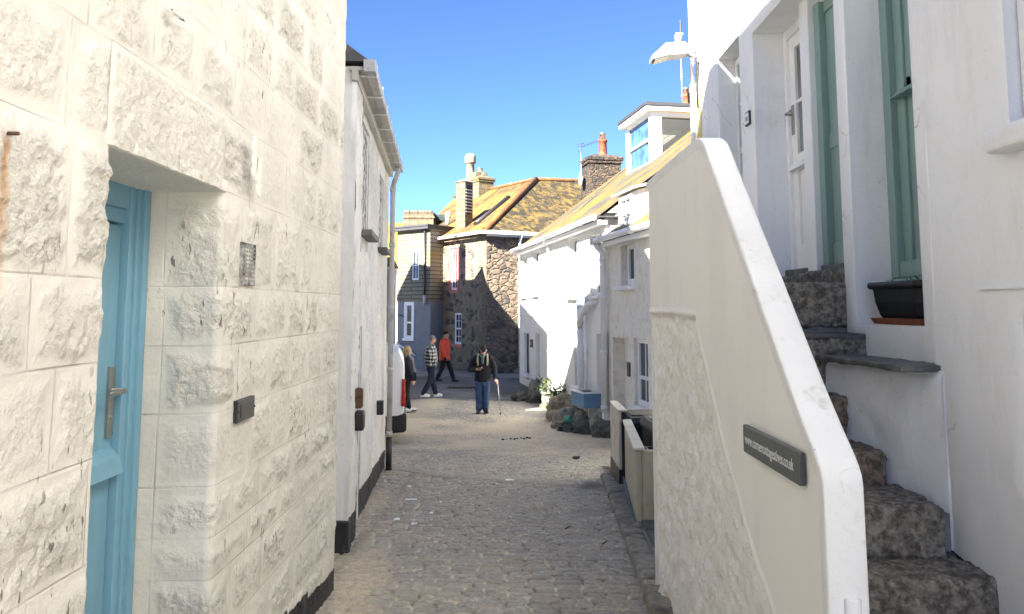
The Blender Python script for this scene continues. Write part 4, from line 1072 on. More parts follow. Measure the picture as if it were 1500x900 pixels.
def bin_(x, y, rz, label):
    gb = ground(y)+.02
    t = thing('wheelie_bin', label, 'wheelie bin', (x, y, gb-.06), 'black wheelie bins in the enclosure')
    F = Fr((x, y, gb-.06), (math.cos(rz), math.sin(rz), 0), (-math.sin(rz), math.cos(rz), 0))
    m = MB(F); m.hexa([(-.20, -.24, .06), (.20, -.24, .06), (.20, .22, .06), (-.20, .22, .06)], [(-.26, -.31, .90), (.26, -.31, .90), (.26, .30, .90), (-.26, .30, .90)])
    m.box((-.275, -.325, .86), (.275, .315, .905)); m.build('body', 'black_plastic', t, .02, 3)
    m = MB(F); m.hexa([(-.285, -.34, .907), (.285, -.34, .907), (.285, .33, .907), (-.285, .33, .907)], [(-.25, -.29, .965), (.25, -.29, .965), (.25, .28, .985), (-.25, .28, .985)])
    m.box((-.22, -.20, .955), (.22, .20, .985)); m.build('lid', 'black_plastic', t, .008, 2)
    m = MB(F); m.tube([(-.22, .36, .93), (.22, .36, .93)], .016, 10); m.build('handle', 'black_plastic', t)
    for s in (-1, 1):
        m = MB(F); m.tube([(s*.21, .22, .09), (s*.26, .22, .09)], .09, 18); m.build('wheel', 'tyre', t)
bin_(1.66, 9.78, .12, 'black wheelie bin standing between the cream gate post and the bin enclosure, lid shut')
bin_(1.78, 8.85, .05, 'black wheelie bin inside the cream enclosure, behind its side wall')
BX = thing('recycling_box', 'black open recycling box of bottles inside the bin enclosure', 'recycling box', (1.5, 7.75, gb))
m = MB(); m.box((1.33, 7.58, gb+.25), (1.85, 7.92, gb+.27)); m.box((1.33, 7.58, gb), (1.35, 7.92, gb+.66)); m.box((1.83, 7.58, gb), (1.85, 7.92, gb+.66)); m.box((1.35, 7.58, gb), (1.83, 7.60, gb+.66)); m.box((1.35, 7.90, gb), (1.83, 7.92, gb+.66)); m.build('box', 'black_plastic', BX, .006)
for k, (x, y, a, mt) in enumerate([(1.42, 7.66, .4, 'white_plastic'), (1.50, 7.75, -.5, 'green_glass'), (1.60, 7.68, .2, 'glass_pale'), (1.45, 7.83, .9, 'alu'), (1.56, 7.84, -.9, 'white_plastic')]):
    m = MB(); z = gb+.56; dx, dy = math.cos(a)*.2, math.sin(a)*.2
    m.tube([(x, y, z), (x+dx*.5, y+dy*.3, z+.09), (x+dx*.65, y+dy*.4, z+.12), (x+dx*.8, y+dy*.5, z+.15)], [.032, .032, .015, .012], 10)
    o = m.build('bottle', mt, None); tag(o, ['white plastic bottle on the street side of the recycling box', 'green glass bottle in the middle of the recycling box', 'pale clear bottle nearest us in the recycling box', 'silver can-like bottle at the back of the recycling box', 'white plastic bottle at the far right of the recycling box'][k], 'bottle', 'bottles in the recycling box')

# ------------------------------------------------------------ the row of white cottages
FR = Fr((.27, 25.4, 0), (.17, -.985, 0), (.985, .17, 0))
def sill(F, parent, u0, u1, z, V=0, mat='cottage_white', out=.09, h=.07):
    m = MB(F); m.hexa([(u0-.06, V-out, z-h), (u1+.06, V-out, z-h), (u1+.06, V+.15, z-h), (u0-.06, V+.15, z-h)], [(u0-.06, V-out, z-.02), (u1+.06, V-out, z-.02), (u1+.06, V+.15, z), (u0-.06, V+.15, z)])
    return m.build('window_sill', mat, parent, .008)
def cottage(name, label, u0, u1, eave, ops, mat, base, seed):
    w = FR((u0+u1)/2, 2, 0)
    t = thing(name, label, 'house', (w.x, w.y, -2.7), 'cottages stepping down the right of the street')
    shade_wall('w', u0, u1, -2.85, eave, ops, 0, .06, seed, t, mat, .012, FR, .22)
    m = MB(FR); m.box((u0+.001, .24, -2.9), (u1-.001, 8.0, eave)); m.box((u0+.001, .001, eave-.25), (u1-.001, .25, eave))
    m.box((u0+.001, .012, -2.9), (u0+.08, .25, eave)); m.box((u1-.08, .012, -2.9), (u1-.001, .25, eave)); m.build('wall', mat, t)
    return t
def roof(t, u0, u1, eave, vr, zr, mat='roof_cottage', over=.16):
    m = MB(FR); k = (zr-eave)/vr; e = -over; ze = eave-over*k
    m.hexa([(u0, e, ze+.02), (u1, e, ze+.02), (u1, vr*2+over, ze+.02), (u0, vr*2+over, ze+.02)], [(u0, e, ze+.05), (u1, e, ze+.05), (u1, vr*2+over, ze+.05), (u0, vr*2+over, ze+.05)])
    nU, nV = int((u1-u0)/.25), 24
    o = m.build('roof_edge', 'lead', t)
    for sgn in (0, 1):
        U, S = np.meshgrid(np.linspace(u0, u1, nU), np.linspace(0, 1, nV), indexing='ij')
        V = e+S*(vr-e) if not sgn else 2*vr-(e+S*(vr-e)); Zr = ze+S*(zr-ze)+.06-.05*np.sin(S*math.pi)*fbm(U*.4, S*2, 400, 2)+.03*(fbm(U*1.2, S*3, 401, 3)-.5)
        P = np.stack([FR.o.x+FR.u.x*U+FR.v.x*V, FR.o.y+FR.u.y*U+FR.v.y*V, Zr], -1)
        r = grid('roof', P, mat, t); uvl = r.data.uv_layers.new(name='UVMap')
        UVs = np.stack([U*1.0, S*math.hypot(vr-e, zr-ze)], -1).reshape(-1, 2)
        li = np.zeros(len(r.data.loops), dtype=np.int32); r.data.loops.foreach_get('vertex_index', li)
        uvl.data.foreach_set('uv', UVs[li].astype(np.float32).ravel())
    # gable infill
    for u in (u0+.01, u1-.01):
        m = MB(FR); m.hexa([(u-.008, 0, eave-.01), (u-.008, vr*2, eave-.01), (u-.008, vr, zr-.02)], [(u+.008, 0, eave-.01), (u+.008, vr*2, eave-.01), (u+.008, vr, zr-.02)]); m.build('gable', 'cement', t)
    m = MB(FR); m.tube([(u0, vr, zr+.03), (u1, vr, zr+.03)], .09, 10); m.build('ridge_tiles', 'slate', t)
def gutter(t, u0, u1, z, V=-.2):
    m = MB(FR); m.tube([(u0, V-.06, z), (u1, V-.06, z)], .062, 14); g = m.build('gutter', 'white_plastic', t)
    m = MB(FR); m.box((u0, V+.03, z-.14), (u1, .03, z-.05)); m.build('fascia', 'white_wood', t, .004)
    u = u0+.3
    while u < u1: m = MB(FR); m.tube([(u, V-.06, z), (u+.07, V-.06, z)], .072, 14); m.build('gutter_union', 'white_plastic', g); u += 1.9
def pipe(t, F, pts, r, mat='white_plastic', col=(), name='downpipe'):
    m = MB(F); m.tube(pts, r, 12)
    for z in col:
        m.tube([(pts[-1][0], pts[-1][1], z-.03), (pts[-1][0], pts[-1][1], z+.03)], r*1.22, 12)
    return m.build(name, mat, t)
OA = [(.30, 1.15, .34, 1.62, .12), (2.05, 2.95, .36, 1.66, .16), (.62, 1.45, -2.25, -.84, .10), (2.42, 3.25, -2.45, -.78, .16)]
CA = cottage('white_cottage', 'farthest white cottage of the row, with two tall shallow recesses and a dark number plate', -.12, 4.6, 1.93, OA, 'cottage_white', -2.7, 410)
OB = [(6.55, 7.38, .24, 1.66, .2), (8.58, 9.38, .24, 1.55, .2), (7.08, 7.92, -1.84, -.58, .2), (8.97, 9.62, -2.75, -.58, .35)]
CB = cottage('white_cottage', 'sunlit middle white cottage with a fat soil pipe on its front', 4.6, 9.72, 1.93, OB, 'cottage_white', -2.7, 420)
OC = [(10.12, 11.03, -2.75, -.60, .45), (11.42, 12.15, -1.76, -.57, .14), (10.72, 11.50, .40, 1.22, .2), (13, 13.7, -1.7, -.6, .14)]
CC = cottage('cream_cottage', 'nearest cottage of the row, with rough cream walls and a recessed doorway behind the bins', 9.72, 15.0, 1.42, OC, 'cottage_cream', -2.7, 430)
roof(CA, -.25, 4.6, 1.93, 4.2, 5.1); roof(CB, 4.6, 9.86, 1.93, 4.2, 5.1); roof(CC, 9.72, 15.2, 1.42, 4.0, 4.35)
gutter(CA, -.3, 4.5, 1.83); gutter(CB, 4.6, 9.8, 1.83); gutter(CC, 9.9, 15.2, 1.34)
for (a, b, c, d) in [o[:4] for o in OA[:2]]:
    sash(CA, FR, a+.01, b-.01, c+.01, d-.01, .155, 'white_wood', 'glass', 2)
    sill(FR, CA, a, b, c)
m = MB(FR); m.box((-.12, -.035, -.29), (4.35, .02, -.25)); m.build('string_course', 'cottage_white', CA, .008)
sill(FR, CA, .62, 1.45, -2.1)
m = MB(FR); m.box((2.45, .13, -2.45), (3.22, .16, -.8)); m.box((2.52, .115, -1.5), (3.15, .13, -.9)); m.box((2.52, .115, -2.35), (3.15, .13, -1.6)); m.build('door', 'white_wood', CA, .006)
m = MB(FR); m.box((1.02, .09, -2.2), (1.06, .1, -.9)); m.build('glazing_bar', 'white_wood', CA)
pl = thing('number_plate', 'dark number plate with pale figures on the farthest white cottage', 'number plate', FR(1.93, -.02, -1.1))
m = MB(FR); m.box((1.72, -.02, -1.22), (2.14, .0, -.98)); m.build('plate', 'band_dark', pl, .004)
M = Matrix.Translation(FR(1.80, -.022, -1.16)) @ Matrix(((FR.u.x, 0, -FR.v.x, 0), (FR.u.y, 0, -FR.v.y, 0), (0, 1, 0, 0), (0, 0, 0, 1)))
text('14', .14, M, 'lettering', pl, .001)
m = MB(FR); m.box((-.15, -.02, -2.9), (4.58, .01, -2.46)); m.build('painted_plinth', 'navy', CA, .006)
for (a, b, c, d) in [o[:4] for o in OB[:3]]:
    sash(CB, FR, a+.01, b-.01, c+.01, d-.01, .19, 'white_wood', 'glass', 2)
    sill(FR, CB, a, b, c, out=.11)
m = MB(FR); m.box((9.0, .30, -2.6), (9.6, .35, -.6)); m.box((9.08, .285, -1.5), (9.52, .3, -.72)); m.box((9.08, .285, -2.45), (9.52, .3, -1.65)); m.build('door', 'box_blue', CB, .006)
m = MB(FR); m.box((4.62, -.02, -2.95), (8.95, .01, -2.42)); m.box((9.45, -.10, -2.95), (9.80, .02, -2.32)); m.build('painted_plinth', 'blue_plinth', CB, .01)
m = MB(FR); m.box((9.62, -.09, -2.33), (9.80, .02, -.5)); m.build('pilaster', 'cottage_white', CB, .015)
pipe(CA, FR, [(4.55, -.12, 1.8), (4.55, -.06, 1.6), (4.55, -.06, -2.45)], .035, col=(1.4, 0, -1.2, -2.3))
pipe(CB, FR, [(8.1, -.12, .08), (8.1, -.12, -2.55)], .075, col=(.03, -.35, -1.3, -2.4), name='soil_pipe')
m = MB(FR); m.tube([(8.12, -.14, -.45), (8.3, -.16, -.2), (8.8, -.15, .03), (9.1, .05, .12)], .062, 12); m.tube([(8.55, -.1, -.12), (8.55, -.1, .2), (8.55, .05, .3)], .05, 12); m.build('branch_pipe', 'white_plastic', CB)
pipe(CB, FR, [(8.42, -.07, .05), (8.42, -.07, -2.5)], .03, col=(-1.0,))
pipe(CC, FR, [(9.86, -.26, 1.30), (9.86, -.22, 1.22), (9.86, -.10, 1.08), (9.86, -.10, -2.1)], .062, col=(.95, .2, -.9, -2.0))
m = MB(FR); m.box((9.6, -.30, 1.26), (9.98, -.16, 1.40)); m.build('gutter_end', 'gutter_grey', CC, .01)
sash(CC, FR, 11.43, 12.14, -1.75, -.58, .13, 'white_wood', 'glass', 2, (.42,), .07); sill(FR, CC, 11.42, 12.15, -1.76)
sash(CC, FR, 10.74, 11.49, .41, 1.21, .19, 'white_wood', 'glass', 2, (.9,), .09); sill(FR, CC, 10.72, 11.5, .40, out=.14, h=.09)
m = MB(FR); m.box((10.15, .38, -2.6), (11.0, .45, -.65)); m.build('door', 'concrete_light', CC, .01)
m = MB(FR); m.box((11.10, -.03, -1.28), (11.24, .0, -1.02)); m.build('name_plate', 'black_iron', CC, .006)
# small dormer on the nearest cottage
D2 = CC
m = MB(FR); kz = lambda v: 1.42+.73*v
m.hexa([(9.95, .22, 1.40), (11.15, .22, 1.40), (11.15, 1.4, 2.4), (9.95, 1.4, 2.4)], [(9.95, .22, 2.22), (11.15, .22, 2.22), (11.15, 1.4, 2.5), (9.95, 1.4, 2.5)]); dm = m.build('dormer', 'white_wood', D2, .008)
m = MB(FR); m.hexa([(9.85, .10, 2.22), (11.25, .10, 2.22), (11.25, 1.7, 2.60), (9.85, 1.7, 2.60)], [(9.85, .10, 2.27), (11.25, .10, 2.27), (11.25, 1.7, 2.66), (9.85, 1.7, 2.66)]); m.build('dormer_roof', 'concrete_light', dm, .006)
sash(CC, FR, 10.2, 10.95, 1.50, 2.16, .215, 'white_wood', 'glass_pale', 2, (.5,), .07, name='dormer_window')
# big glazed dormer on the middle cottage
m = MB(FR)
u0, u1, v0, zb, zt = 3.86, 5.92, 2.42, 3.66, 5.16
c_ = .085
def dbox(mm, a, b): mm.box(a, b)
fr = MB(FR)
fr.box((u0, v0, zb), (u0+.12, v0+.1, zt)); fr.box((u1-.14, v0, zb), (u1, v0+.1, zt)); fr.box((u0+.12, v0, zt-.10), (u1-.14, v0+.1, zt)); fr.box((u0+.12, v0, zb), (u1-.14, v0+.1, zb+.17))
fr.box((u0+.12, v0+.01, (zb+zt)/2), (u1-.14, v0+.09, (zb+zt)/2+.07)); fr.box((u0+.12, v0+.03, zb+.17), (u0+.2, v0+.09, zt-.1)); fr.box((u1-.22, v0+.03, zb+.17), (u1-.14, v0+.09, zt-.1))
kr = .755
for uu in (u0, u1-.07):      # glazed cheeks: post, head, sloping sill
    fr.box((uu, v0+.1, zb+.05), (uu+.07, v0+.32, zt)); fr.box((uu, v0+.32, zt-.14), (uu+.07, 4.6, zt))
    fr.hexa([(uu, v0+.1, zb-.02), (uu+.07, v0+.1, zb-.02), (uu+.07, 4.6, zb-.02+kr*(4.5-v0)), (uu, 4.6, zb-.02+kr*(4.5-v0))], [(uu, v0+.1, zb+.20), (uu+.07, v0+.1, zb+.20), (uu+.07, 4.6, zb+.20+kr*(4.5-v0)), (uu, 4.6, zb+.20+kr*(4.5-v0))])
dm = fr.build('dormer', 'white_wood', CB, .006); dm['label'] = 'large white timber dormer with glazed cheeks'
m = MB(FR); m.box((u0-.14, v0-.16, zt), (u1+.14, 4.9, zt+.12)); m.build('dormer_fascia', 'white_wood', dm, .006)
m = MB(FR); m.box((u0-.17, v0-.19, zt+.122), (u1+.17, 4.95, zt+.22)); m.build('dormer_roof', 'lead', dm, .01)
m = MB(FR); m.face([(u0+.1, v0+.06, zb+.1), (u1-.1, v0+.06, zb+.1), (u1-.1, v0+.06, zt-.05), (u0+.1, v0+.06, zt-.05)]); m.build('pane', 'sky_glass', dm)
m = MB(FR)
for uu in (u0+.035, u1-.035): m = MB(FR); m.face([(uu, v0+.25, zb+.22), (uu, 4.4, zb+.15+kr*(4.4-v0)), (uu, 4.4, zt-.1), (uu, v0+.25, zt-.1)]); m.build('cheek_glass', 'clear_glass', dm)
# ------------------------------------------------------------ chimneys, aerials
def chimney(parent, F, u0, u1, v0, v1, z0, z1, mat, pots, capmat='cement', crown=True):
    m = MB(F); m.box((u0, v0, z0), (u1, v1, z1)); 
    if crown: m.box((u0-.05, v0-.05, z1-.22), (u1+.05, v1+.05, z1-.12)); m.box((u0-.08, v0-.08, z1-.12), (u1+.08, v1+.08, z1))
    o = m.build('chimney', mat, parent, .012)
    m = MB(F); m.hexa([(u0-.04, v0-.04, z1), (u1+.04, v0-.04, z1), (u1+.04, v1+.04, z1), (u0-.04, v1+.04, z1)], [(u0+.2, v0+.2, z1+.12), (u1-.2, v0+.2, z1+.12), (u1-.2, v1-.2, z1+.12), (u0+.2, v1-.2, z1+.12)]); m.build('flaunching', capmat, o)
    for (u, v, h, r, mt, kind) in pots:
        m = MB(F)
        if kind == 'plain': pr = [(r*1.1, 0), (r*1.1, .06), (r, .09), (r*.9, h-.1), (r*1.08, h-.08), (r*1.08, h), (r*.8, h)]
        else: pr = [(r*1.1, 0), (r*1.1, .08), (r*.85, .14), (r*.8, h*.62), (r*1.05, h*.64), (r*1.2, h*.68), (r*1.05, h*.72), (r*1.2, h*.76), (r*1.05, h*.80), (r*1.2, h*.84), (r*1.05, h*.88), (r*1.1, h*.93), (r*.6, h)]
        m.lathe((u, v, z1+.08), pr); m.build('chimney_pot', mt, o)
        if kind == 'plain':
            m = MB(F); m.lathe((u, v, z1+.07+h), [(r*.7, 0), (r*.72, .18), (r*.85, .19), (r*.85, .23), (r*.2, .27)]); m.build('pot_cowl', 'alu', o)
    return o
chimney(CA, FR, -1.05, -.12, 2.42, 3.55, 1, 5.12, 'chimney_stone', [(-.6, 3.05, .62, .155, 'terracotta', 'plain')], 'chimney_stone')
m = MB(FR); m.lathe((-.8, 2.40, 4.35), [(.001, -.03)]+[(r, -.03+r*r*.6) for r in (.08, .15, .22)], 20)
AE = thing('aerial', 'television aerial on a tall mast beside the brick chimney with the orange pot', 'aerial', FR(-.9, 2.38, 3.6))
m = MB(FR); m.tube([(-.95, 2.36, 3.5), (-.95, 2.36, 5.75)], .018, 8); m.build('mast', 'alu', AE)
m = MB(FR); m.tube([(-.95, 2.36, 5.62), (.2, 2.95, 5.72)], .009, 6)
for k in range(9):
    f = k/8; x, y, z = -.95+1.0*f, 2.36+.52*f, 5.62+.088*f; m.tube([(x-.05, y+.13-.02, z), (x+.05, y-.13, z)], .006, 5)
for dz in (-.13, .13): m.tube([(-1.2, 2.3, 5.62+dz), (-.75, 2.42, 5.62+dz)], .008, 5)
m.tube([(-1.0, 2.2, 5.62), (-1.0, 2.5, 5.78)], .01, 5); m.build('antenna', 'lead', AE)
DI = thing('satellite_dish', 'small grey satellite dish fixed low on the brick chimney', 'satellite dish', FR(-.8, 2.3, 4.4))
m = MB(FR); F_ = Fr(FR(-.62, 2.36, 4.42), (FR.u.x, FR.u.y, 0), (FR.v.x, FR.v.y, 0))
pts = []
for r, d in ((0, 0), (.1, .012), (.18, .035), (.24, .065)):
    pts.append([(-.62+r*math.cos(a), 2.36-d-.05, 4.42+r*math.sin(a)) for a in [2*math.pi*k/20 for k in range(20)]])
for a_, b_ in zip(pts[:-1], pts[1:]):
    for k in range(20): m.face([a_[k], a_[(k+1) % 20], b_[(k+1) % 20], b_[k]])
m.build('dish', 'gutter_grey', DI); m = MB(FR); m.tube([(-.62, 2.42, 4.42), (-.62, 2.3, 4.2), (-.62, 2.05, 4.35)], .012, 6); m.build('arm', 'lead', DI)
# chimney behind the dormer and its pole
chimney(CB, FR, .9, 1.95, 4.6, 5.5, 3, 6.25, 'stack_stone', [(1.5, 5.3, .62, .17, 'terracotta', 'plain')], 'cement', False)
AP = thing('aerial_pole', 'plain pale pole rising behind the big dormer', 'pole', FR(1.6, 4.9, 5))
m = MB(FR); m.tube([(2.0, 4.95, 5.2), (2.0, 4.95, 9.3)], .030, 8); m.build('pole', 'alu', AP); m = MB(FR); m.tube([(2.0, 4.95, 5.3), (2.0, 4.95, 5.5)], .05, 8); m.build('bracket', 'lead', AP)
# overhead cable from the dormer down the roof
m = MB(FR)
pts = [(5.9, 2.30, 4.9), (3.9, 2.2, 4.5), (2.5, 1.9, 3.9), (.4, 3.0, 4.05)]
c = MB(FR); c.tube([(2.6, 3.2, 4.48), (2.6, 2.6, 4.05), (3.2, 1.6, 3.2), (4.2, .6, 2.42), (4.9, .1, 2.04)], .010, 6); o = c.build('cable', 'lead', CA)

# ------------------------------------------------------------ far rubble-stone building with the orange roof
T3 = thing('rubble_house', 'brown rubble stone house with an orange lichened hipped roof at the end of the street', 'house', (0, 34, -2.7))
Cc = Vector((-1.02, 30.3, 0)); Ll = Vector((-4.6, 35.7, 0)); Rr = Vector((8.0, 35.1, 0)); ZE = 2.98
du = (Cc-Ll).normalized(); FL = Fr(Ll, du, (-du.y, du.x, 0)); LL = (Cc-Ll).length
dr = (Rr-Cc).normalized(); FQ = Fr(Cc, dr, (-dr.y, dr.x, 0)); LR = (Rr-Cc).length
if FL.v.y < 0: FL.v = -FL.v
if FQ.v.y < 0: FQ.v = -FQ.v
def uL(px):   # distance along the left face for a horizontal image position, used for the windows
    a = (px-750)/1127; return None
WL = [(3.62, 4.20, .70, 2.45, .10), (3.95, 4.55, -1.55, -.25, .12)]
def wallface(F, L, ops, mat, parent, zt=ZE, z0=-2.75, dp=.15):
    m = MB(F); wall_open(m, 0, L, z0, zt, ops, dp); return m.build('wall', mat, parent)
wallface(FL, LL, WL, 'rubble_lit', T3); wallface(FQ, LR, [], 'rubble_shaded', T3)
for k in range(11):   # quoins
    z = -2.6+k*.52; a = .32 if k % 2 else .52
    m = MB(FL); m.box((LL-a, -.012, z), (LL+.012, .05, z+.49)); o = m.build('quoin', 'quoin_stone', T3, .03)
for (a, b, c, d), pk in zip([o[:4] for o in WL], ('pink_wood', 'pink_wood')):
    if c > 0:
        m = MB(FL); m.box((a-.1, -.03, c-.1), (a, .05, d+.1)); m.box((b, -.03, c-.1), (b+.1, .05, d+.1)); m.box((a, -.03, d), (b, .05, d+.1)); m.box((a, -.03, c-.1), (b, .05, c)); m.build('window_surround', pk, T3, .005)
    else:
        m = MB(FL); m.box((a-.05, -.05, c-.1), (b+.05, .1, c)); m.build('window_sill', 'pink_wood', T3, .005)
    sash(T3, FL, a+.01, b-.01, c+.01, d-.01, .09, 'white_wood', 'glass', 2, (.5, .25, .75) if c < 0 else (.5,), .07)
A_ = (1.13, 36, 5.97); BL = (-3.2, 42.5, 6.05); RR = (7.2, 40.4, 6.5)
ov = .22
eC = (Cc.x-.06, Cc.y-.34, ZE-.02); eL = (Ll.x-.1, Ll.y-.25, ZE+.02); eR = (Rr.x, Rr.y-.28, ZE+.02)
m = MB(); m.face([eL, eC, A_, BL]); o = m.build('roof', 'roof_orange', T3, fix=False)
m = MB(); m.face([eC, eR, RR, A_]); o = m.build('roof', 'roof_brown', T3, fix=False); o['label'] = 'roof slope with its shade put into the brown tiles'
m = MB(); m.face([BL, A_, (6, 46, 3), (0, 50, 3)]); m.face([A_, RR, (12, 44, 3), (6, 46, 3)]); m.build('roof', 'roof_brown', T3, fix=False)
def lift(p, d=.05): return (p[0], p[1], p[2]+d)
m = MB(); m.tube([lift(eC, .03), lift(A_, .05)], .13, 8); m.tube([lift(A_), lift(BL)], .09, 8); m.tube([lift(A_), lift(RR)], .09, 8); m.build('ridge_tiles', 'ridge_orange', T3)
def onroof(px, py):
    th = math.atan(.1); a = (px-750)/1127; b = (337-py)/1127
    d = Vector((a, math.cos(th)-b*math.sin(th), math.sin(th)+b*math.cos(th)))
    P0 = Vector(eL); n = (Vector(eC)-P0).cross(Vector(A_)-P0); return d*(P0.dot(n)/d.dot(n))
for (p, q, h, r) in (((697, 330), (745, 291), .10, .13), ((695, 306), (734, 276), .04, .05)):
    a = onroof(*p); b = onroof(*q); m = MB(); m.tube([(a.x, a.y, a.z+h*.3), (b.x, b.y, b.z+h*.3)], r, 6); m.build('roof_upstand', 'band_dark' if h > .05 else 'roof_brown', T3)
m = MB(FL); m.tube([(.2, -.30, ZE-.06), (LL+.2, -.30, ZE-.06)], .075, 10); m.build('gutter', 'white_plastic', T3)
m = MB(FQ); m.tube([(-.2, -.28, ZE-.06), (LR, -.28, ZE-.06)], .075, 10); m.box((0, -.22, ZE-.2), (LR, .02, ZE-.05)); m.build('gutter', 'white_plastic', T3)
pipe(T3, FQ, [(1.45, -.28, ZE-.1), (1.45, -.13, ZE-.35), (1.45, -.10, 1), (1.45, -.10, -2.5)], .06, 'white_plastic', (2.0, -.2, -2.2))
m = MB(FQ); m.lathe((1.45, -.13, -2.62), [(.32, 0), (.30, .10), (.16, .2), (.05, .26)], 12); m.build('pipe_foot', 'cement', T3)
# chimneys of the rubble house
FC = Fr((-2.12, 32.85, 0), (.80, -.60, 0), (.60, .80, 0))
if FC.v.y < 0: FC.v = -FC.v
ch = chimney(T3, FC, -.22, .3, -.2, .32, 2.9, 5.35, 'stack_stone', [], 'cement', False)
for k in range(8):
    m = MB(FC); m.box((-.0+.31, -.16, 4.02+k*.135), (.325, .28, 4.07+k*.135)); m.build('vent_slat', 'concrete_light', ch)
m = MB(FC); m.box((.30, -.12, 3.95), (.309, .26, 5.2)); m.build('recess', 'band_dark', ch)  # flat dark panel, shade of the chimney's right side put into its colour
FD = Fr((-1.75, 39.6, 0), du, (-du.y, du.x, 0))
ch = chimney(T3, FD, -1.2, .7, -.4, .5, 4.5, 6.6, 'stack_stone', [(-1.0, .1, 1.45, .26, 'buff_pot', 'ribbed'), (.0, .1, .28, .2, 'buff_pot', 'plain')], 'stack_stone', True)
m = MB(FD); m.box((-.55, -.3, 6.6), (.25, .4, 6.95)); m.hexa([(.35, -.2, 6.6), (.65, -.2, 6.6), (.65, .3, 6.6), (.35, .3, 6.6)], [(.48, .0, 6.9), (.52, .0, 6.9), (.52, .1, 6.9), (.48, .1, 6.9)]); m.build('cap_stones', 'stack_stone', ch, .02)
# roof light
a = onroof(655, 330); m = MB(); m.tube([(a.x, a.y-.1, a.z), (a.x+.05, a.y-.1, a.z+.6)], .09, 8); m.build('vent_pipe', 'white_plastic', T3)
a = onroof(652, 322)
m = MB(); m.box((a.x-.5, a.y-.4, a.z-.1), (a.x+.2, a.y+.4, a.z+.22)); m.build('roof_light', 'glass_van', T3, .02)

# ------------------------------------------------------------ slate-hung house with grey render below
T5 = thing('slate_hung_house', 'narrow house hung with pale slates above smooth grey render, left of the rubble house', 'house', (-4.2, 34, -2.7))
P5a = Vector((-5.02, 33.9, 0)); P5b = Vector((-3.44, 32.65, 0)); d5 = (P5b-P5a).normalized(); F5 = Fr(P5a, d5, (-d5.y, d5.x, 0))
if F5.v.y < 0: F5.v = -F5.v
L5 = (P5b-P5a).length
w5 = (.92, 1.35, 1.15, 2.40, .08); w5b = (.50, .98, -1.35, .15, .09)
m = MB(F5); wall_open(m, 0, L5, .22, 3.32, [w5], .1, -.06); m.box((0, -.055, .22), (L5, 3, .3)); m.box((L5-.02, -.05, .3), (L5, 3, 3.32)); m.build('wall', 'hung_slate', T5)
m = MB(F5); wall_open(m, 0, L5, -2.75, .23, [w5b], .1, 0); m.box((L5-.02, 0.01, -2.75), (L5, 3, .23)); m.build('wall', 'grey_render', T5)
m = MB(F5); m.box((0, .3, -2.7), (L5-.03, 3.5, 3.3)); m.build('wall', 'grey_render', T5)
sash(T5, F5, w5[0]+.01, w5[1]-.01, w5[2], w5[3], .02, 'white_wood', 'glass', 2)
sash(T5, F5, w5b[0]+.01, w5b[1]-.01, w5b[2], w5b[3], .05, 'white_wood', 'glass', 1, (.45,), .09)
m = MB(F5); m.box((w5b[0]-.1, -.09, w5b[2]-.1), (w5b[1]+.1, .05, w5b[2])); m.build('window_sill', 'white_wood', T5, .01)
m = MB(F5); m.box((w5b[0]-.06, -.02, w5b[2]), (w5b[0], .02, w5b[3]+.06)); m.box((w5b[1], -.02, w5b[2]), (w5b[1]+.06, .02, w5b[3]+.06)); m.box((w5b[0], -.02, w5b[3]), (w5b[1], .02, w5b[3]+.06)); m.build('window_surround', 'white_wood', T5)
m = MB(F5); m.box((-.15, -.28, 3.30), (L5+.05, 3.2, 3.42)); m.box((-.18, -.31, 3.42), (L5+.08, 3.3, 3.50)); m.build('roof', 'lead', T5, .01)
pipe(T5, F5, [(L5-.25, -.14, 3.3), (L5-.25, -.12, 1.0), (L5-.25, -.12, .45)], .045, 'black_iron'); pipe(T5, F5, [(L5-.25, -.12, .5), (L5-.25, -.12, .1)], .07, 'gutter_grey', name='pipe_joint')
m = MB(F5); m.tube([(.05, -.12, -1.55), (1.25, -.12, -2.05)], .035, 8); m.build('handrail', 'white_plastic', T5)
m = MB(F5); m.tube([(.0, -.03, -.35), (.45, -.03, -.42)], .02, 6); m.build('cable', 'lead', T5)
FE = Fr((-4.4, 36.4, 0), (1, 0, 0), (0, 1, 0))
ch = chimney(T5, FE, -.72, .70, -.35, .5, 2.5, 4.42, 'stack_stone', [], 'stack_stone', False)
m = MB(FE); m.box((-.76, -.39, 4.16), (.76, .55, 4.24))
for x in (-.7, -.32, .02, .36): m.box((x, -.36, 4.42), (x+.26, .5, 4.50+.05*random.random()))
m.build('cap_stones', 'stack_stone', ch, .02)
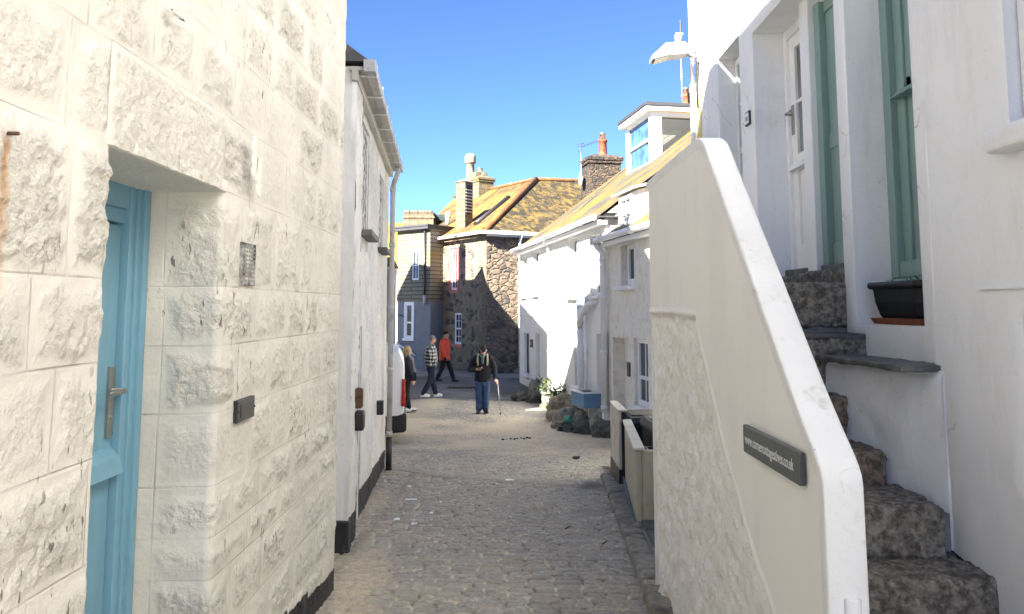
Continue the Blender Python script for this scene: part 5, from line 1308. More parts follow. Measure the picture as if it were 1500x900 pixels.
# the house further back on the left, orange roof
T6 = thing('orange_roofed_house', 'sliver of a pale house with an orange roof at the far left end', 'house', (-8, 42, -2.7))
m = MB(); m.box((-12, 40, -2.8), (-5.9, 46, 1.9)); m.build('wall', 'cottage_cream', T6)
m = MB(); m.hexa([(-12.2, 39.7, 1.9), (-5.7, 39.7, 1.9), (-5.7, 46.3, 1.9), (-12.2, 46.3, 1.9)], [(-12.2, 42.9, 4.7), (-5.7, 42.9, 4.7), (-5.7, 43.1, 4.7), (-12.2, 43.1, 4.7)]); m.build('roof', 'roof_orange', T6)
T7 = thing('small_white_house', 'sliver of a small white house with a grey downpipe beyond the parked van', 'house', (-7, 30, -2.7))
m = MB(); m.box((-10, 29.0, -2.8), (-4.55, 30.3, 1.5)); m.build('wall', 'cottage_cream', T7)
m = MB(); m.hexa([(-10.1, 28.8, 1.5), (-4.48, 28.8, 1.5), (-4.48, 30.5, 1.5), (-10.1, 30.5, 1.5)], [(-10.1, 29.6, 1.9), (-4.6, 29.6, 1.9), (-4.6, 29.8, 1.9), (-10.1, 29.8, 1.9)]); m.build('roof', 'roof_orange', T7)
pipe(T7, W, [(-4.62, 28.92, 1.4), (-4.62, 28.92, -2.6)], .06, 'gutter_grey', (.5, -1))
m = MB(); m.box((-5.3, 28.97, -.9), (-4.8, 29.0, .3)); m.build('window', 'glass', T7)

# unseen houses added on the left to cast shade on the lane
T8 = thing('back_shade_caster', 'unseen slate-roofed house added behind the low white house to shade the nearest cottage', 'house', (-8, 8, -2))
m = MB(); g_ = [(6.3, -3), (10.9, -3), (10.9, 5.5), (9.7, 7.0), (8.6, 7.5), (6.3, 6.6)]  # gable outline set by the shade wanted on the nearest cottage
m.hexa([(-14, y, z) for y, z in g_], [(-2.66, y, z) for y, z in g_]); m.build('wall', 'cottage_cream', T8)
m = MB(); m.hexa([(-14, 10.95, 5.45), (-14, 9.72, 7.03), (-14, 8.6, 7.55), (-14, 8.6, 7.62), (-14, 9.75, 7.1), (-14, 11.0, 5.5)], [(-2.64, 10.95, 5.45), (-2.64, 9.72, 7.03), (-2.64, 8.6, 7.55), (-2.64, 8.6, 7.62), (-2.64, 9.75, 7.1), (-2.64, 11.0, 5.5)]); m.build('roof', 'slate', T8)
T9 = thing('yard_shade_caster', 'unseen house added beyond the van yard, shaped to cast the far shadows', 'house', (-8, 20, -2.7))
m = MB(); m.box((-14, 13.9, -3), (-4.75, 20.0, 5.95)); m.box((-14, 20.0, -3), (-4.75, 26.4, 5.05)); m.build('wall', 'cottage_cream', T9)
m = MB(); m.hexa([(-4.70, 20.0, 5.05), (-4.70, 26.45, 5.05), (-14, 26.45, 5.05), (-14, 20.0, 5.05)], [(-4.72, 20.0, 5.10), (-4.72, 26.45, 5.10), (-9.6, 26.45, 8.2), (-9.6, 20.0, 8.2)])
m.hexa([(-4.65, 13.8, 5.95), (-4.65, 20.1, 5.95), (-14, 20.1, 5.95), (-14, 13.8, 5.95)], [(-4.7, 13.8, 6.0), (-4.7, 20.1, 6.0), (-9.6, 19, 8.3), (-9.6, 15, 8.3)])
m.hexa([(-4.74, 25.2, 5.05), (-4.74, 26.5, 5.05), (-6.0, 26.5, 5.05), (-6.0, 25.2, 5.05)], [(-4.8, 25.85, 5.85), (-4.8, 25.95, 5.85), (-6.0, 25.95, 5.85), (-6.0, 25.85, 5.85)]); m.build('roof', 'slate', T9)  # corner gable put in for the peak of the cast shadow
m = MB(); m.box((-6.62, 26.0, 5.5), (-6.30, 26.5, 7.7)); m.build('chimney', 'brick_old', T9, .01)

# ------------------------------------------------------------ parked van
VN = thing('white_van', 'white panel van parked tail-out in the side yard, mostly hidden by the low white house', 'van', (-2.87, 17.4, ground(16)))
vg = ground(14.8)
VX, VY = -1.10, 14.55
VN.location = (VX-.90, VY, vg)
def vsec(y, w, zt, zb=.30, tumble=.10, r=.28, n=7):
    """cross-section ring of the van body"""
    pts = [(-w+.03, zb), (-w, zb+.1), (-w, 1.0)]
    for k in range(n+1):
        a = math.pi/2*k/n; pts.append((-w+tumble+r*(1-math.cos(a))-.0, zt-r+r*math.sin(a)))
    ring = [(VX+x, VY+y, vg+z) for x, z in pts]+[(VX-x, VY+y, vg+z) for x, z in pts[::-1]]
    return ring
secs = [vsec(.10, .84, 1.70, .46, .16, .30), vsec(.03, .88, 1.78, .40, .14, .30), vsec(.0, .90, 1.56, .38, .08, .2)][::-1]
secs = [vsec(.0, .84, 1.50, .42, .13, .22), vsec(.03, .885, 1.66, .36, .12, .26), vsec(.12, .905, 1.80, .32, .11, .27), vsec(.35, .915, 1.84, .30, .11, .27), vsec(2.6, .915, 1.86, .30, .11, .27), vsec(3.1, .91, 1.78, .30, .12, .28), vsec(3.6, .90, 1.30, .30, .05, .2), vsec(4.25, .86, 1.12, .30, .06, .2), vsec(4.42, .78, .9, .34, .06, .2)]
m = MB()
for a, b in zip(secs[:-1], secs[1:]):
    n = len(a)
    for k in range(n): m.face([a[k], a[(k+1) % n], b[(k+1) % n], b[k]])
m.face(secs[0]); m.face(secs[-1]); o = m.build('body', 'van_white', VN); weld(o, .001)
for p_ in o.data.polygons: p_.use_smooth = True
md = o.modifiers.new('Bevel', 'BEVEL'); md.width = .03; md.segments = 3; md.limit_method = 'ANGLE'; md.angle_limit = R(40)
m = MB(); m.hexa([(VX-.90, VY-.045, vg+.24), (VX+.90, VY-.045, vg+.24), (VX+.925, VY+.42, vg+.22), (VX-.925, VY+.42, vg+.22)], [(VX-.90, VY-.045, vg+.60), (VX+.90, VY-.045, vg+.60), (VX+.925, VY+.42, vg+.58), (VX-.925, VY+.42, vg+.58)]); m.build('bumper', 'black_plastic', VN, .06, 4)
for s in (-1, 1):
    m = MB(); m.hexa([(VX+s*.80, VY-.02, vg+.72), (VX+s*.925, VY-.02, vg+.72), (VX+s*.935, VY+.06, vg+.72), (VX+s*.80, VY+.06, vg+.72)], [(VX+s*.76, VY-.012, vg+1.22), (VX+s*.89, VY-.012, vg+1.22), (VX+s*.90, VY+.05, vg+1.22), (VX+s*.76, VY+.05, vg+1.22)]); l = m.build('tail_light', 'red_lens', VN, .015, 3)
    m = MB(); m.box((VX+s*.84, VY-.028, vg+.90), (VX+s*.90, VY-.018, vg+.97)); m.build('indicator', 'amber_lens', l, .003)
    m = MB(); m.hexa([(VX+s*.07, VY-.006, vg+1.02), (VX+s*.66, VY-.006, vg+1.02), (VX+s*.66, VY+.03, vg+1.02), (VX+s*.07, VY+.03, vg+1.02)], [(VX+s*.07, VY+.012, vg+1.50), (VX+s*.60, VY+.012, vg+1.50), (VX+s*.60, VY+.05, vg+1.50), (VX+s*.07, VY+.05, vg+1.50)]); m.build('rear_window', 'glass_van', VN, .02, 3)
    for y in (.85, 3.55):
        m = MB(); m.tube([(VX+s*.70, VY+y, vg+.31), (VX+s*.90, VY+y, vg+.31)], .31, 24); w = m.build('wheel', 'tyre', VN)
        m = MB(); m.tube([(VX+s*.88, VY+y, vg+.31), (VX+s*.91, VY+y, vg+.31)], .19, 20); m.build('rim', 'gutter_grey', w)
m = MB(); m.box((VX-.004, VY-.012, vg+.62), (VX+.004, VY+.0, vg+1.7)); m.build('door_gap', 'black_plastic', VN)
m = MB(); m.box((VX-.26, VY-.055, vg+.40), (VX+.26, VY-.045, vg+.51)); m.build('number_plate', 'yellow_paint', VN, .003)
m = MB(); m.hexa([(VX-.92, VY+2.75, vg+1.05), (VX+.92, VY+2.75, vg+1.05), (VX+.92, VY+3.35, vg+1.05), (VX-.92, VY+3.35, vg+1.05)], [(VX-.84, VY+2.75, vg+1.6), (VX+.84, VY+2.75, vg+1.6), (VX+.84, VY+3.1, vg+1.6), (VX-.84, VY+3.1, vg+1.6)]); m.build('side_window', 'glass_van', VN, .01)

VN.rotation_euler.z = R(99)
# ------------------------------------------------------------ rocks, pots and window box in front of the cottages
rr = [  # x, y, size(x,y,z), material, label
 (.45, 22.6, (.36, .26, .24), 'rock_dark', 'dark flat boulder at the street end of the row, leftmost of the low ones'),
 (.78, 22.0, (.22, .24, .28), 'rock_dark', 'dark rounded boulder next right of the leftmost flat one'),
 (.82, 22.9, (.17, .17, .52), 'rock_grey', 'upright pale grey standing stone against the navy plinth'),
 (1.02, 20.6, (.15, .15, .17), 'rock_dark', 'small dark stone just in front of the stone pot'),
 (1.20, 18.2, (.22, .22, .22), 'rock_ochre', 'small pale ochre rock at the foot of the heap, leftmost of the pale ones'),
 (1.33, 18.6, (.36, .34, .46), 'rock_ochre', 'largest ochre boulder, top of the rock heap beside the cottage wall'),
 (1.38, 17.6, (.34, .28, .33), 'rock_grey', 'grey-brown boulder leaning against the front of the largest ochre one'),
 (1.62, 17.9, (.20, .22, .50), 'rock_ochre', 'cream rock wedged behind the blue window box'),
 (1.20, 17.1, (.17, .16, .15), 'rock_grey', 'small grey rock with a green lump beside it, at the front of the heap'),
 (1.42, 16.7, (.30, .24, .16), 'rock_dark', 'low black rock under the green glass lump'),
 (1.66, 16.9, (.17, .17, .36), 'rock_grey', 'narrow grey rock standing under the blue window box'),
 (1.72, 16.35, (.34, .26, .24), 'rock_dark', 'wide dark rock with a blunt top in front of the window box'),
 (1.98, 16.2, (.22, .22, .38), 'rock_grey', 'pointed brown rock standing behind the wide dark one'),
 (2.03, 15.75, (.36, .28, .31), 'rock_dark', 'big dark blocky rock at the near end, touching the blue plinth'),
]
DXR = -.17
for k, (x, y, r, mt, lb) in enumerate(rr):
    rock('rock', mt, (x+DXR, y, ground(y)+r[2]*.36), (r[0]*.95, r[1]*.95, r[2]*.82), k+1.3, lb, 'rock', 'rocks edging the cottage fronts')
gl_ = rock('glass_lump', 'green_glass', (1.36+DXR, 16.75, ground(16.7)+.23), (.11, .1, .08), 5.5, 'sea-green rounded lump resting on the low black rock', 'glass lump')
def foliage(m, c, rad, n, size, seed):
    rd = random.Random(seed)
    for k in range(n):
        while True:
            p = Vector([rd.uniform(-1, 1) for _ in range(3)])
            if p.length < 1 and p.z > -.5: break
        q = Vector((c[0]+p.x*rad[0], c[1]+p.y*rad[1], c[2]+p.z*rad[2]))
        a, b = rd.uniform(0, 6.28), rd.uniform(-.9, .9); L = size*rd.uniform(.6, 1.3)
        d = Vector((math.cos(a)*math.cos(b), math.sin(a)*math.cos(b), math.sin(b)+.25)).normalized(); s = d.cross(Vector((rd.uniform(-1, 1), rd.uniform(-1, 1), 1))).normalized()*L*.22
        m.m = k % 2
        m.face([q, q+d*L*.5+s, q+d*L, q+d*L*.5-s])
def pot(x, y, r, h, mt, lb, fr_, seed, plant):
    g_ = ground(y)
    t = thing('plant_pot', lb, 'plant pot', (x, y, g_), 'plant pots along the cottage front')
    m = MB(); m.lathe((x, y, g_), [(r*.78, 0), (r*.95, h*.5), (r, h*.9), (r*1.05, h*.9), (r*1.05, h), (r*.9, h), (r*.88, h*.9), (.01, h*.9)], 20); m.build('pot', mt, t)
    m = MB(); foliage(m, (x, y, g_+h+fr_[2]*.35), fr_, 170, .16, seed); p_ = m.build('plant', ['leaf', 'leaf_light'], t, fix=False)
    if plant: p_['label'] = plant
pot(1.02, 21.0, .24, .42, 'pot_stone', 'stone-coloured round pot of bushy greenery, leftmost of the pots', (.40, .35, .30), 3, None)
pot(1.22, 19.6, .20, .28, 'pot_stone', 'squat pale pot with trailing leaves, middle of the three pots', (.28, .25, .24), 4, None)
pot(1.42, 19.4, .16, .40, 'rock_dark', 'dark pot of spreading dark leaves nearest the cottage wall', (.46, .40, .32), 5, None)
# blue window box standing on the rocks
F7 = Fr((1.62, 16.75, ground(16.9)+.52), (.30, -.954, 0), (.954, .30, 0))
WB = thing('window_box', 'pale blue wooden trough filled with soil, perched on the rocks below the window', 'planter box', F7(.4, .1, 0))
m = MB(F7); m.box((-.35, -.24, .0), (.35, -.205, .30)); m.box((-.35, .205, 0), (.35, .24, .30)); m.box((-.35, -.205, 0), (-.315, .205, .30)); m.box((.315, -.205, 0), (.35, .205, .30)); m.box((-.315, -.205, 0), (.315, .205, .03)); m.build('box', 'box_blue', WB, .006)
m = MB(F7); m.box((-.38, -.27, .30), (.38, -.19, .33)); m.box((-.38, .19, .30), (.38, .27, .33)); m.box((-.38, -.19, .30), (-.30, .19, .33)); m.box((.30, -.19, .30), (.38, .19, .33)); m.build('rim', 'white_wood', WB, .004)
m = MB(F7); m.box((-.31, -.2, .2), (.31, .2, .285)); m.build('soil', 'soil', WB)
# litter
for k, (x, y, w, d, lb) in enumerate([(-1.15, 9.05, .13, .03, 'flat white sheet of paper lying on the sand at the left'), (-1.15, 7.95, .06, .035, 'crumpled white paper scraps near the foot of the low white house'), (-.95, 7.75, .05, .03, 'small torn paper scrap nearest us, right of the crumpled ones'), (-.84, 8.3, .035, .03, 'tiny white scrap on the setts in the left half of the lane'), (-1.28, 9.9, .05, .03, 'folded white wrapper against the black plinth'), (-.03, 10.45, .11, .04, 'white scrap lying in the gully line crossing the lane'), (-.80, 8.9, .03, .03, 'smallest white fleck, a little beyond the tiny scrap')]):
    P = np.zeros((7, 7, 3)); a = np.linspace(-.5, .5, 7); U, V = np.meshgrid(a, a, indexing='ij')
    P[..., 0] = x+U*w+.01*(fbm(V*4, U*4, k, 2)-.5); P[..., 1] = y+V*d*2; P[..., 2] = ground(y)+.018+(.028 if k in (1, 2, 4) else .012)*fbm(U*5+k, V*5, 500+k, 3)
    o = grid('litter', P, 'paper'); tag(o, lb, 'litter', 'scraps of litter on the lane')
for k, (x, y, lb) in enumerate([(1.02, 12.6, 'small black lump lying on the sand right of centre'), (.12, 15.3, 'short row of dark bits lying on the sand in front of the man'), (.83, 7.0, 'short dark twig on the setts near the kerb'), (.55, 7.6, 'dark sliver of wood on the setts')]):
    m = MB(); g_ = ground(y)+.02
    if k == 1:
        for q in range(9): xx = x-.28+q*.065+random.uniform(-.02, .02); yy = y+random.uniform(-.06, .06)+.02*q; r_ = random.uniform(.010, .028); m.ell((xx, yy, g_), (r_*1.5, r_, r_*.7), None, 1)
    elif k == 0: m.ell((x, y, g_+.01), (.06, .04, .03)); m.ell((x+.04, y, g_+.02), (.03, .03, .02))
    else: m.tube([(x-.05, y-.05, g_), (x, y, g_+.012), (x+.02, y+.06, g_)], .006, 6)
    o = m.build('debris', 'black_plastic'); tag(o, lb, 'debris')

# ------------------------------------------------------------ people
def limb(m, pts, rs, n=14, sub=3):
    """smooth tapered tube through the joints"""
    P = [Vector(p) for p in pts]; out = []; ro = []
    for i in range(len(P)-1):
        p0 = P[max(i-1, 0)]; p1 = P[i]; p2 = P[i+1]; p3 = P[min(i+2, len(P)-1)]
        for k in range(sub):
            t = k/sub; out.append(.5*((2*p1)+(p2-p0)*t+(2*p0-5*p1+4*p2-p3)*t*t+(3*p1-p0-3*p2+p3)*t**3)); ro.append(rs[i]+(rs[i+1]-rs[i])*t)
    out.append(P[-1]); ro.append(rs[-1])
    m.tube(out, ro, n); m.ell(pts[0], (rs[0],)*3); m.ell(pts[-1], (rs[-1],)*3)
def loft(m, secs, n=20):
    prev = None
    for (x, y, z, rx, ry) in secs:
        ring = [m.V((x+rx*math.cos(2*math.pi*k/n), y+ry*math.sin(2*math.pi*k/n), z)) for k in range(n)]
        if prev:
            for k in range(n): m.bm.faces.new((prev[k], prev[(k+1) % n], ring[(k+1) % n], ring[k]))
        else: m.bm.faces.new(ring[::-1])
        prev = ring
    m.bm.faces.new(prev)
def hand(m, w, dirv, palm, side, curl=.6):
    """palm plus four bent fingers and a thumb; dirv along the hand, palm = palm normal, side = thumb side"""
    d = Vector(dirv).normalized(); s = Vector(side); s = (s-d*s.dot(d)).normalized(); p = Vector(palm); p = (p-d*p.dot(d)-s*p.dot(s)).normalized(); w = Vector(w)
    limb(m, [w, w+d*.045, w+d*.085], [.026, .036, .034], 10, 2)
    for k in range(4):
        b = w+d*.085+s*(.027-.018*k); L = (.074, .082, .077, .060)[k]
        a1 = d*math.cos(curl*.6)+p*math.sin(curl*.6); a2 = d*math.cos(curl*1.5)+p*math.sin(curl*1.5); a3 = d*math.cos(curl*2.2)+p*math.sin(curl*2.2)
        q1 = b+a1*L*.45; q2 = q1+a2*L*.33; q3 = q2+a3*L*.24
        limb(m, [b-d*.02, b, q1, q2, q3], [.011, .0105, .010, .009, .008], 8, 1)
    b = w+d*.03+s*.028; q = b+(d*.6+s*.7).normalized()*.034; q2 = q+(d*.9+p*.5+s*.1).normalized()*.034
    limb(m, [b-s*.015, b, q, q2], [.015, .014, .012, .010], 8, 1)
def head(m, c, f, up=(0, 0, 1), s=1.0):
    """skull, jaw, nose, ears, chin, neck root; f = facing direction"""
    f = Vector(f).normalized(); u = Vector(up).normalized(); f = (f-u*f.dot(u)).normalized(); r = f.cross(u); c = Vector(c)
    M = Matrix((r, f, u)).transposed()
    m.ell(c+u*.02*s, (.074*s, .094*s, .098*s), M); m.ell(c+f*.022*s-u*.045*s, (.056*s, .066*s, .070*s), M); m.ell(c+f*.058*s-u*.095*s, (.026*s, .022*s, .022*s), M)
    m.ell(c+f*.094*s-u*.022*s, (.012*s, .020*s, .026*s), M); m.ell(c+f*.076*s-u*.062*s, (.024*s, .014*s, .012*s), M); m.ell(c+f*.078*s+u*.025*s, (.045*s, .016*s, .012*s), M)
    for q in (-1, 1): m.ell(c+r*.075*s*q-u*.01*s-f*.005*s, (.012*s, .022*s, .032*s), M)
    return M, r, f, u
def eyes(parent, c, M, r, f, u, s=1.0):
    for q in (-1, 1):
        m = MB(); m.ell(Vector(c)+f*.084*s+r*.030*s*q+u*.002*s, (.014*s, .008*s, .009*s), M); e = m.build('eye', 'eye_white', parent)
        m = MB(); m.ell(Vector(c)+f*.090*s+r*.030*s*q+u*.002*s, (.006*s, .004*s, .006*s), M); m.build('iris', 'hair_dark', e)
    m = MB(); m.ell(Vector(c)+f*.089*s-u*.060*s, (.020*s, .004*s, .004*s), M); m.build('mouth', 'terracotta', parent)
def shoe(parent, F, ank, fd, mat, sole='shoe_black', L=.27):
    a = Vector(ank); f = Vector(fd); f.z = 0; f.normalize(); 
    m = MB(F); limb(m, [a+Vector((0, 0, .0)), a-Vector((0, 0, .035))-f*.03, a+f*.06-Vector((0, 0, .045)), a+f*(L*.55)-Vector((0, 0, .055)), a+f*(L*.68)-Vector((0, 0, .06))], [.045, .045, .046, .042, .028], 12, 2)
    o = remesh(m, 'shoe', mat, parent, .012, 2)
    r = f.cross(Vector((0, 0, 1))); m = MB(F); z = a.z-.10
    p = [a-f*.075-r*.035, a-f*.075+r*.035, a+f*.10+r*.046, a+f*.19+r*.03, a+f*.205, a+f*.19-r*.03, a+f*.10-r*.046]
    m.hexa([(q.x, q.y, a.z-.098) for q in p], [(q.x, q.y, a.z-.075) for q in p]); m.build('sole', sole, o, .006)
    return o

# --- man with cap, phone and walking stick (faces us, looking down)
X0, Y0 = -.74, 19.65; G = ground(Y0)+.02
F = Fr((X0, Y0, G), (1, 0, 0), (0, 1, 0))
P1 = thing('person', 'man in dark jacket, blue jeans and black cap, looking down at his hand', 'person', (X0, Y0, G))
hc = Vector((.02, -.12, 1.565)); fd = Vector((.05, -1, -.55))
upv = Vector((0, -.45, 1))
m = MB(F); M_, r_, f_, u_ = head(m, hc, fd, upv)
limb(m, [(.0, .02, 1.36), (.01, -.04, 1.46), hc+Vector((0, .02, -.04))], [.065, .055, .052])
loft(m, [(0, .02, .80, .13, .09), (0, .02, .95, .15, .10), (0, .02, 1.15, .14, .095), (0, .02, 1.32, .17, .10), (0, .02, 1.40, .12, .07)])
for s in (-1, 1): limb(m, [(s*.09, .02, .88), (s*.10, -.01, .50), (s*.10, .03, .10)], [.08, .055, .038])
RW = Vector((-.14, -.27, 1.11)); LW = Vector((.315, -.10, .84))      # wrists (his right is image left)
limb(m, [(-.18, .02, 1.36), (-.245, .02, 1.10), RW], [.05, .042, .028]); limb(m, [(.18, .02, 1.36), (.27, .03, 1.10), LW], [.05, .042, .028])
hand(m, RW, (.85, -.25, .1), (.1, -.3, 1), (0, -.9, .35), .45)
hand(m, LW, (.45, -.45, -.35), (-.3, -.2, -1), (-.6, -.6, .1), 1.05)
remesh(m, 'body', 'skin', P1, .009, 3); 
wc = lambda v: F(v[0], v[1], v[2])
eyes(P1, wc(hc), M_, r_, f_, u_)
m = MB(F)
loft(m, [(0, .02, .78, .19, .135), (0, .02, .84, .205, .145), (0, .02, 1.0, .195, .14), (0, .02, 1.18, .20, .14), (0, .02, 1.32, .21, .13), (0, .02, 1.40, .17, .11), (0, .0, 1.47, .09, .085)])
limb(m, [(-.17, .02, 1.37), (-.27, .03, 1.22), (-.285, .02, 1.08), RW+Vector((-.03, .03, -.0))], [.075, .072, .066, .048]); limb(m, [(.17, .02, 1.37), (.27, .03, 1.2), (.295, .03, 1.07), LW+Vector((-.01, .02, .04))], [.075, .072, .066, .046])
remesh(m, 'jacket', 'cloth_black', P1, .016, 3, .010)
m = MB(F); loft(m, [(0, .02, .70, .165, .12), (0, .02, .90, .17, .125)])
limb(m, [(-.085, .02, .80), (-.10, -.02, .48), (-.095, .03, .09)], [.112, .085, .075]); limb(m, [(.085, .02, .80), (.085, .0, .48), (.075, .05, .09)], [.112, .085, .075])
remesh(m, 'trousers', 'jeans', P1, .014, 3, .010)
shoe(P1, F, (-.095, .02, .10), (-.15, -1, 0), 'shoe_black'); shoe(P1, F, (.075, .05, .10), (.3, -1, 0), 'shoe_black')
m = MB(F); m.ell(hc+u_*.055-f_*.008, (.088, .104, .072), M_); remesh(m, 'cap', 'cloth_black', P1, .012, 2)
m = MB(F); c = hc+f_*.125+u_*.050; m.ell(c, (.075, .065, .010), M_); m.build('cap_peak', 'cloth_black', P1)
m = MB(F); limb(m, [(-.05, -.10, 1.45), (0, -.12, 1.39), (.05, -.10, 1.45)], [.032, .04, .032]); loft(m, [(0, -.105, 1.22, .03, .02), (0, -.10, 1.40, .045, .03)]); remesh(m, 'scarf', 'hoodie_green', P1, .012, 2, .006)
BP = thing('backpack', 'dark backpack worn by the man with the stick, pale straps showing on his chest', 'backpack', F(0, .2, 1.2))
m = MB(F)
for s in (1, -1):
    if s == -1: m.build('strap', 'strap_beige', BP); m = MB(F)
    m.tube([(s*.115, -.098, 1.19), (s*.125, -.128, 1.30), (s*.12, -.09, 1.42), (s*.11, .03, 1.46), (s*.11, .13, 1.40)], .022, 8)
m.build('strap', 'strap_beige', BP)
m = MB(F); loft(m, [(0, .22, .98, .14, .07), (0, .24, 1.05, .17, .10), (0, .25, 1.35, .17, .11), (0, .22, 1.50, .13, .09), (0, .20, 1.56, .07, .05)]); remesh(m, 'bag', 'cloth_navy', BP, .016, 3, .008)
SK = thing('walking_stick', 'pale aluminium walking stick held by the man in the black cap', 'walking stick', F(.43, -.25, 0))
m = MB(F); m.tube([(.375, -.17, .81), (.455, -.24, .02)], [.012, .010], 10); m.build('shaft', 'alu', SK)
m = MB(F); m.tube([(.375, -.10, .79), (.373, -.16, .825), (.372, -.22, .825), (.372, -.27, .80)], .014, 10); m.build('grip', 'strap_beige', SK)
m = MB(F); m.tube([(.452, -.237, .05), (.457, -.242, .0)], [.014, .018], 10); m.build('ferrule', 'black_plastic', SK)
PH = thing('phone', 'dark phone held in front of the chest by the man in the black cap', 'phone', F(-.02, -.32, 1.14))
m = MB(Fr(F(-.035, -.335, 1.135), (.97, -.2, .0), (.15, .8, -.0))); m.hexa([(-.07, -.035, -.004), (.07, -.035, -.004), (.07, .035, -.004), (-.07, .035, -.004)], [(-.07, -.035, .006), (.07, -.035, .006), (.07, .035, .006), (-.07, .035, .006)]); m.build('case', 'black_plastic', PH, .003)

# --- man in the orange-red parka (walking right)
def walker(X0, Y0, ang, H, lb, top, topmat, legmat, shoemat, fore, back, hat, hatmat, seed, coat_to=.72, bulk=1.0, skin='skin', pockets=False, fold=.012, sole='shoe_black'):
    G = ground(Y0)+.03; s = H/1.76
    f = Vector((math.cos(ang), math.sin(ang), 0)); rgt = Vector((f.y, -f.x, 0))
    F = Fr((X0, Y0, G), rgt, f)          # local x = the person's right, y = forward
    T = thing('person', lb, 'person', (X0, Y0, G)); k = lambda *p: tuple(c*s for c in p)
    m = MB(F); hc = Vector(k(0, .05, 1.62)); M_, r_, f_, u_ = head(m, hc, (0, 1, -.08), (0, 0, 1), s)
    # head() works in local axes; the ellipsoid matrices must be turned to world
    limb(m, [k(0, -.01, 1.40), k(0, .01, 1.50), hc-Vector((0, 0, .03))], [.065*s, .055*s, .052*s])
    loft(m, [(0, 0, .85*s, .13*s, .09*s), (0, 0, 1.1*s, .14*s, .1*s), (0, 0, 1.34*s, .16*s, .1*s), (0, 0, 1.42*s, .12*s, .07*s)])
    hip = [Vector(k(q*.09, 0, .90)) for q in (-1, 1)]
    kn = [Vector(k(-.095, fore[0], .50)), Vector(k(.095, back[0], .49))]; an = [Vector(k(-.09, fore[1], .095)), Vector(k(.09, back[1], .095+back[2]))]
    for a, b, c in zip(hip, kn, an): limb(m, [a, b, c], [.08*s, .055*s, .038*s])
    W_ = []
    for q, sw in ((-1, -.16), (1, .12)):
        el = Vector(k(q*.255, sw*.5-.03, 1.12)); wr = Vector(k(q*.235, sw+.02, .86)) if not pockets else Vector(k(q*.20, .12, .93)); W_.append((el, wr))
        limb(m, [k(q*.18, 0, 1.40), el, wr], [.05*s, .042*s, .028*s]); 
        if not pockets: hand(m, wr, (0, .12, -1), (-q, .2, 0), (0, 1, 0), .5)
    remesh(m, 'body', skin, T, .010, 3)
    m = MB(F); b = bulk
    loft(m, [(0, 0, coat_to*s, .185*s*b, .15*s*b), (0, 0, (coat_to+.06)*s, .195*s*b, .155*s*b), (0, 0, 1.05*s, .19*s*b, .15*s*b), (0, 0, 1.22*s, .195*s*b, .15*s*b), (0, 0, 1.36*s, .20*s*b, .13*s*b), (0, .0, 1.43*s, .15*s*b, .11*s*b), (0, .01, 1.50*s, .09*s, .09*s)])
    for (el, wr), q in zip(W_, (-1, 1)): limb(m, [k(q*.165, 0, 1.40), Vector(k(q*.25, 0, 1.28)), el, wr+Vector((0, 0, .03*s))], [.078*s*b, .076*s*b, .068*s*b, .050*s*b])
    remesh(m, top, topmat, T, .015, 3, fold)
    m = MB(F); loft(m, [(0, 0, .74*s, .16*s, .12*s), (0, 0, .96*s, .165*s, .125*s)])
    for a, b_, c in zip(hip, kn, an): limb(m, [a-Vector((0, 0, .07*s)), b_, c+Vector((0, 0, .0))], [.108*s, .083*s, .066*s])
    remesh(m, 'trousers', legmat, T, .014, 3, .008)
    for c, q in zip(an, (-1, 1)): shoe(T, F, c, (q*.1, 1, 0), shoemat, sole)
    return T, F, hc, s, W_
def turned(F): return Matrix((F.u, F.v, (0, 0, 1))).transposed()
T, F, hc, s, Wr = walker(-2.42, 28.0, R(-22), 1.80, 'man in a bright orange-red parka and black beanie walking right past the rubble house', 'parka', 'parka_red', 'cloth_black', 'shoe_black', (.16, .30), (-.05, -.24, .02), 'beanie', 'cloth_black', 1, .74, 1.16)
m = MB(F); m.ell(hc+Vector((0, -.012, .058)), (.088, .102, .080)); remesh(m, 'beanie', 'cloth_black', T, .012, 2)
m = MB(F); limb(m, [(-.08, -.02, 1.50*s), (0, .07, 1.47*s), (.08, -.02, 1.50*s), (0, -.08, 1.50*s)], [.035]*4); remesh(m, 'hood', 'parka_red', T, .014, 2, .006)
for (el, wr) in Wr: m = MB(F); limb(m, [wr+Vector((0, 0, .01)), wr+Vector((0, .01, -.06)), wr+Vector((0, .02, -.14))], [.040, .048, .030]); remesh(m, 'glove', 'cloth_black', T, .012, 2)
eyes(T, F(hc.x, hc.y, hc.z), turned(F), F.u, F.v, Vector((0, 0, 1)), s)
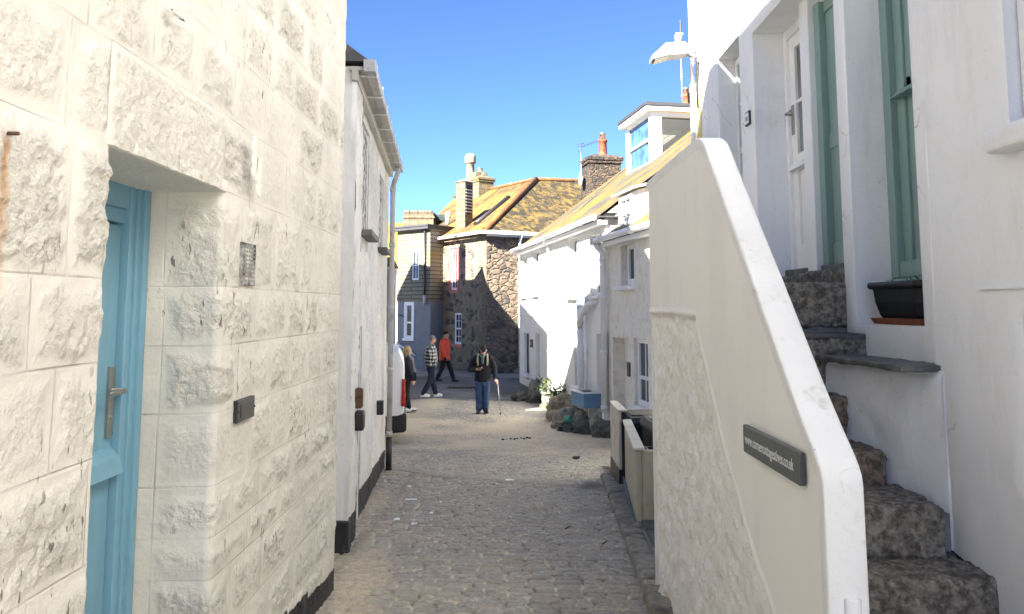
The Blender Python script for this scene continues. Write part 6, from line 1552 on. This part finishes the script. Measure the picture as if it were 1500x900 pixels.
# --- man in the checked jacket
T, F, hc, s, Wr = walker(-2.42, 23.2, R(12), 1.83, 'man in a black and white checked jacket and grey beanie, hands in his pockets', 'jacket', 'cloth_check', 'jeans_dark', 'shoe_white', (.05, .16), (-.02, -.22, .02), 'beanie', 'beanie_grey', 2, .88, 1.1, pockets=True, sole='shoe_white')
m = MB(F); m.ell(hc+Vector((0, -.014, .062)), (.092, .106, .080)); m.ell(hc+Vector((0, -.01, .02)), (.093, .103, .026)); remesh(m, 'beanie', 'beanie_grey', T, .012, 2)
m = MB(F); m.ell(hc+Vector((0, .055, -.085)), (.058, .052, .052)); remesh(m, 'beard', 'beard', T, .010, 2, .004)
m = MB(F); loft(m, [(.05, .145*1, .86*s, .05, .03), (.05, .16, 1.1*s, .06, .035), (.03, .13, 1.38*s, .05, .03)]); remesh(m, 'fleece_lining', 'fleece', T, .012, 2, .004)
m = MB(F); loft(m, [(.0, .13, .84*s, .12, .055), (.0, .145, 1.1*s, .12, .055), (0, .11, 1.38*s, .10, .05)]); limb(m, [(-.07, -.07, 1.47*s), (0, -.10, 1.45*s), (.07, -.07, 1.47*s), (.06, .05, 1.46*s), (0, .09, 1.44*s)], [.045]*5); remesh(m, 'hoodie', 'hoodie_green', T, .014, 2, .006)
eyes(T, F(hc.x, hc.y, hc.z), turned(F), F.u, F.v, Vector((0, 0, 1)), s)
# --- blonde woman
T, F, hc, s, Wr = walker(-2.70, 19.9, R(18), 1.66, 'woman with blonde hair, dark coat and large grey scarf, half hidden by the van', 'coat', 'cloth_navy', 'cloth_black', 'shoe_white', (.03, .10), (0, -.08, .0), 'hair', 'hair_blonde', 3, .80, 1.05, 'skin_pale')
m = MB(F); m.ell(hc+Vector((0, -.03, .045)), (.098, .105, .090)); m.ell(hc+Vector((0, -.06, -.04)), (.095, .075, .11)); 
for q in (-1, 1): limb(m, [hc+Vector((q*.075, -.01, .05)), hc+Vector((q*.088, .0, -.03)), hc+Vector((q*.075, -.02, -.12))], [.03, .030, .022])
remesh(m, 'hair', 'hair_blonde', T, .011, 2, .008, 14)
m = MB(F); limb(m, [(-.09, -.03, 1.47*s), (-.06, .09, 1.43*s), (.04, .12, 1.40*s), (.10, .03, 1.46*s), (.03, -.09, 1.49*s)], [.055, .06, .065, .055, .05]); loft(m, [(.05, .16, .86*s, .085, .045), (.05, .17, 1.1*s, .105, .055), (.03, .13, 1.40*s, .08, .05)]); remesh(m, 'scarf', 'scarf_grey', T, .013, 2, .012)
m = MB(F); m.box((-.075, .085+hc.y, hc.z-.005), (.075, .095+hc.y, hc.z+.022)); m.build('sunglasses', 'black_plastic', T, .004)
m = MB(F); m.box((.20, -.06, .78), (.26, .22, 1.0)); m.build('handbag', 'cloth_black', T, .03)
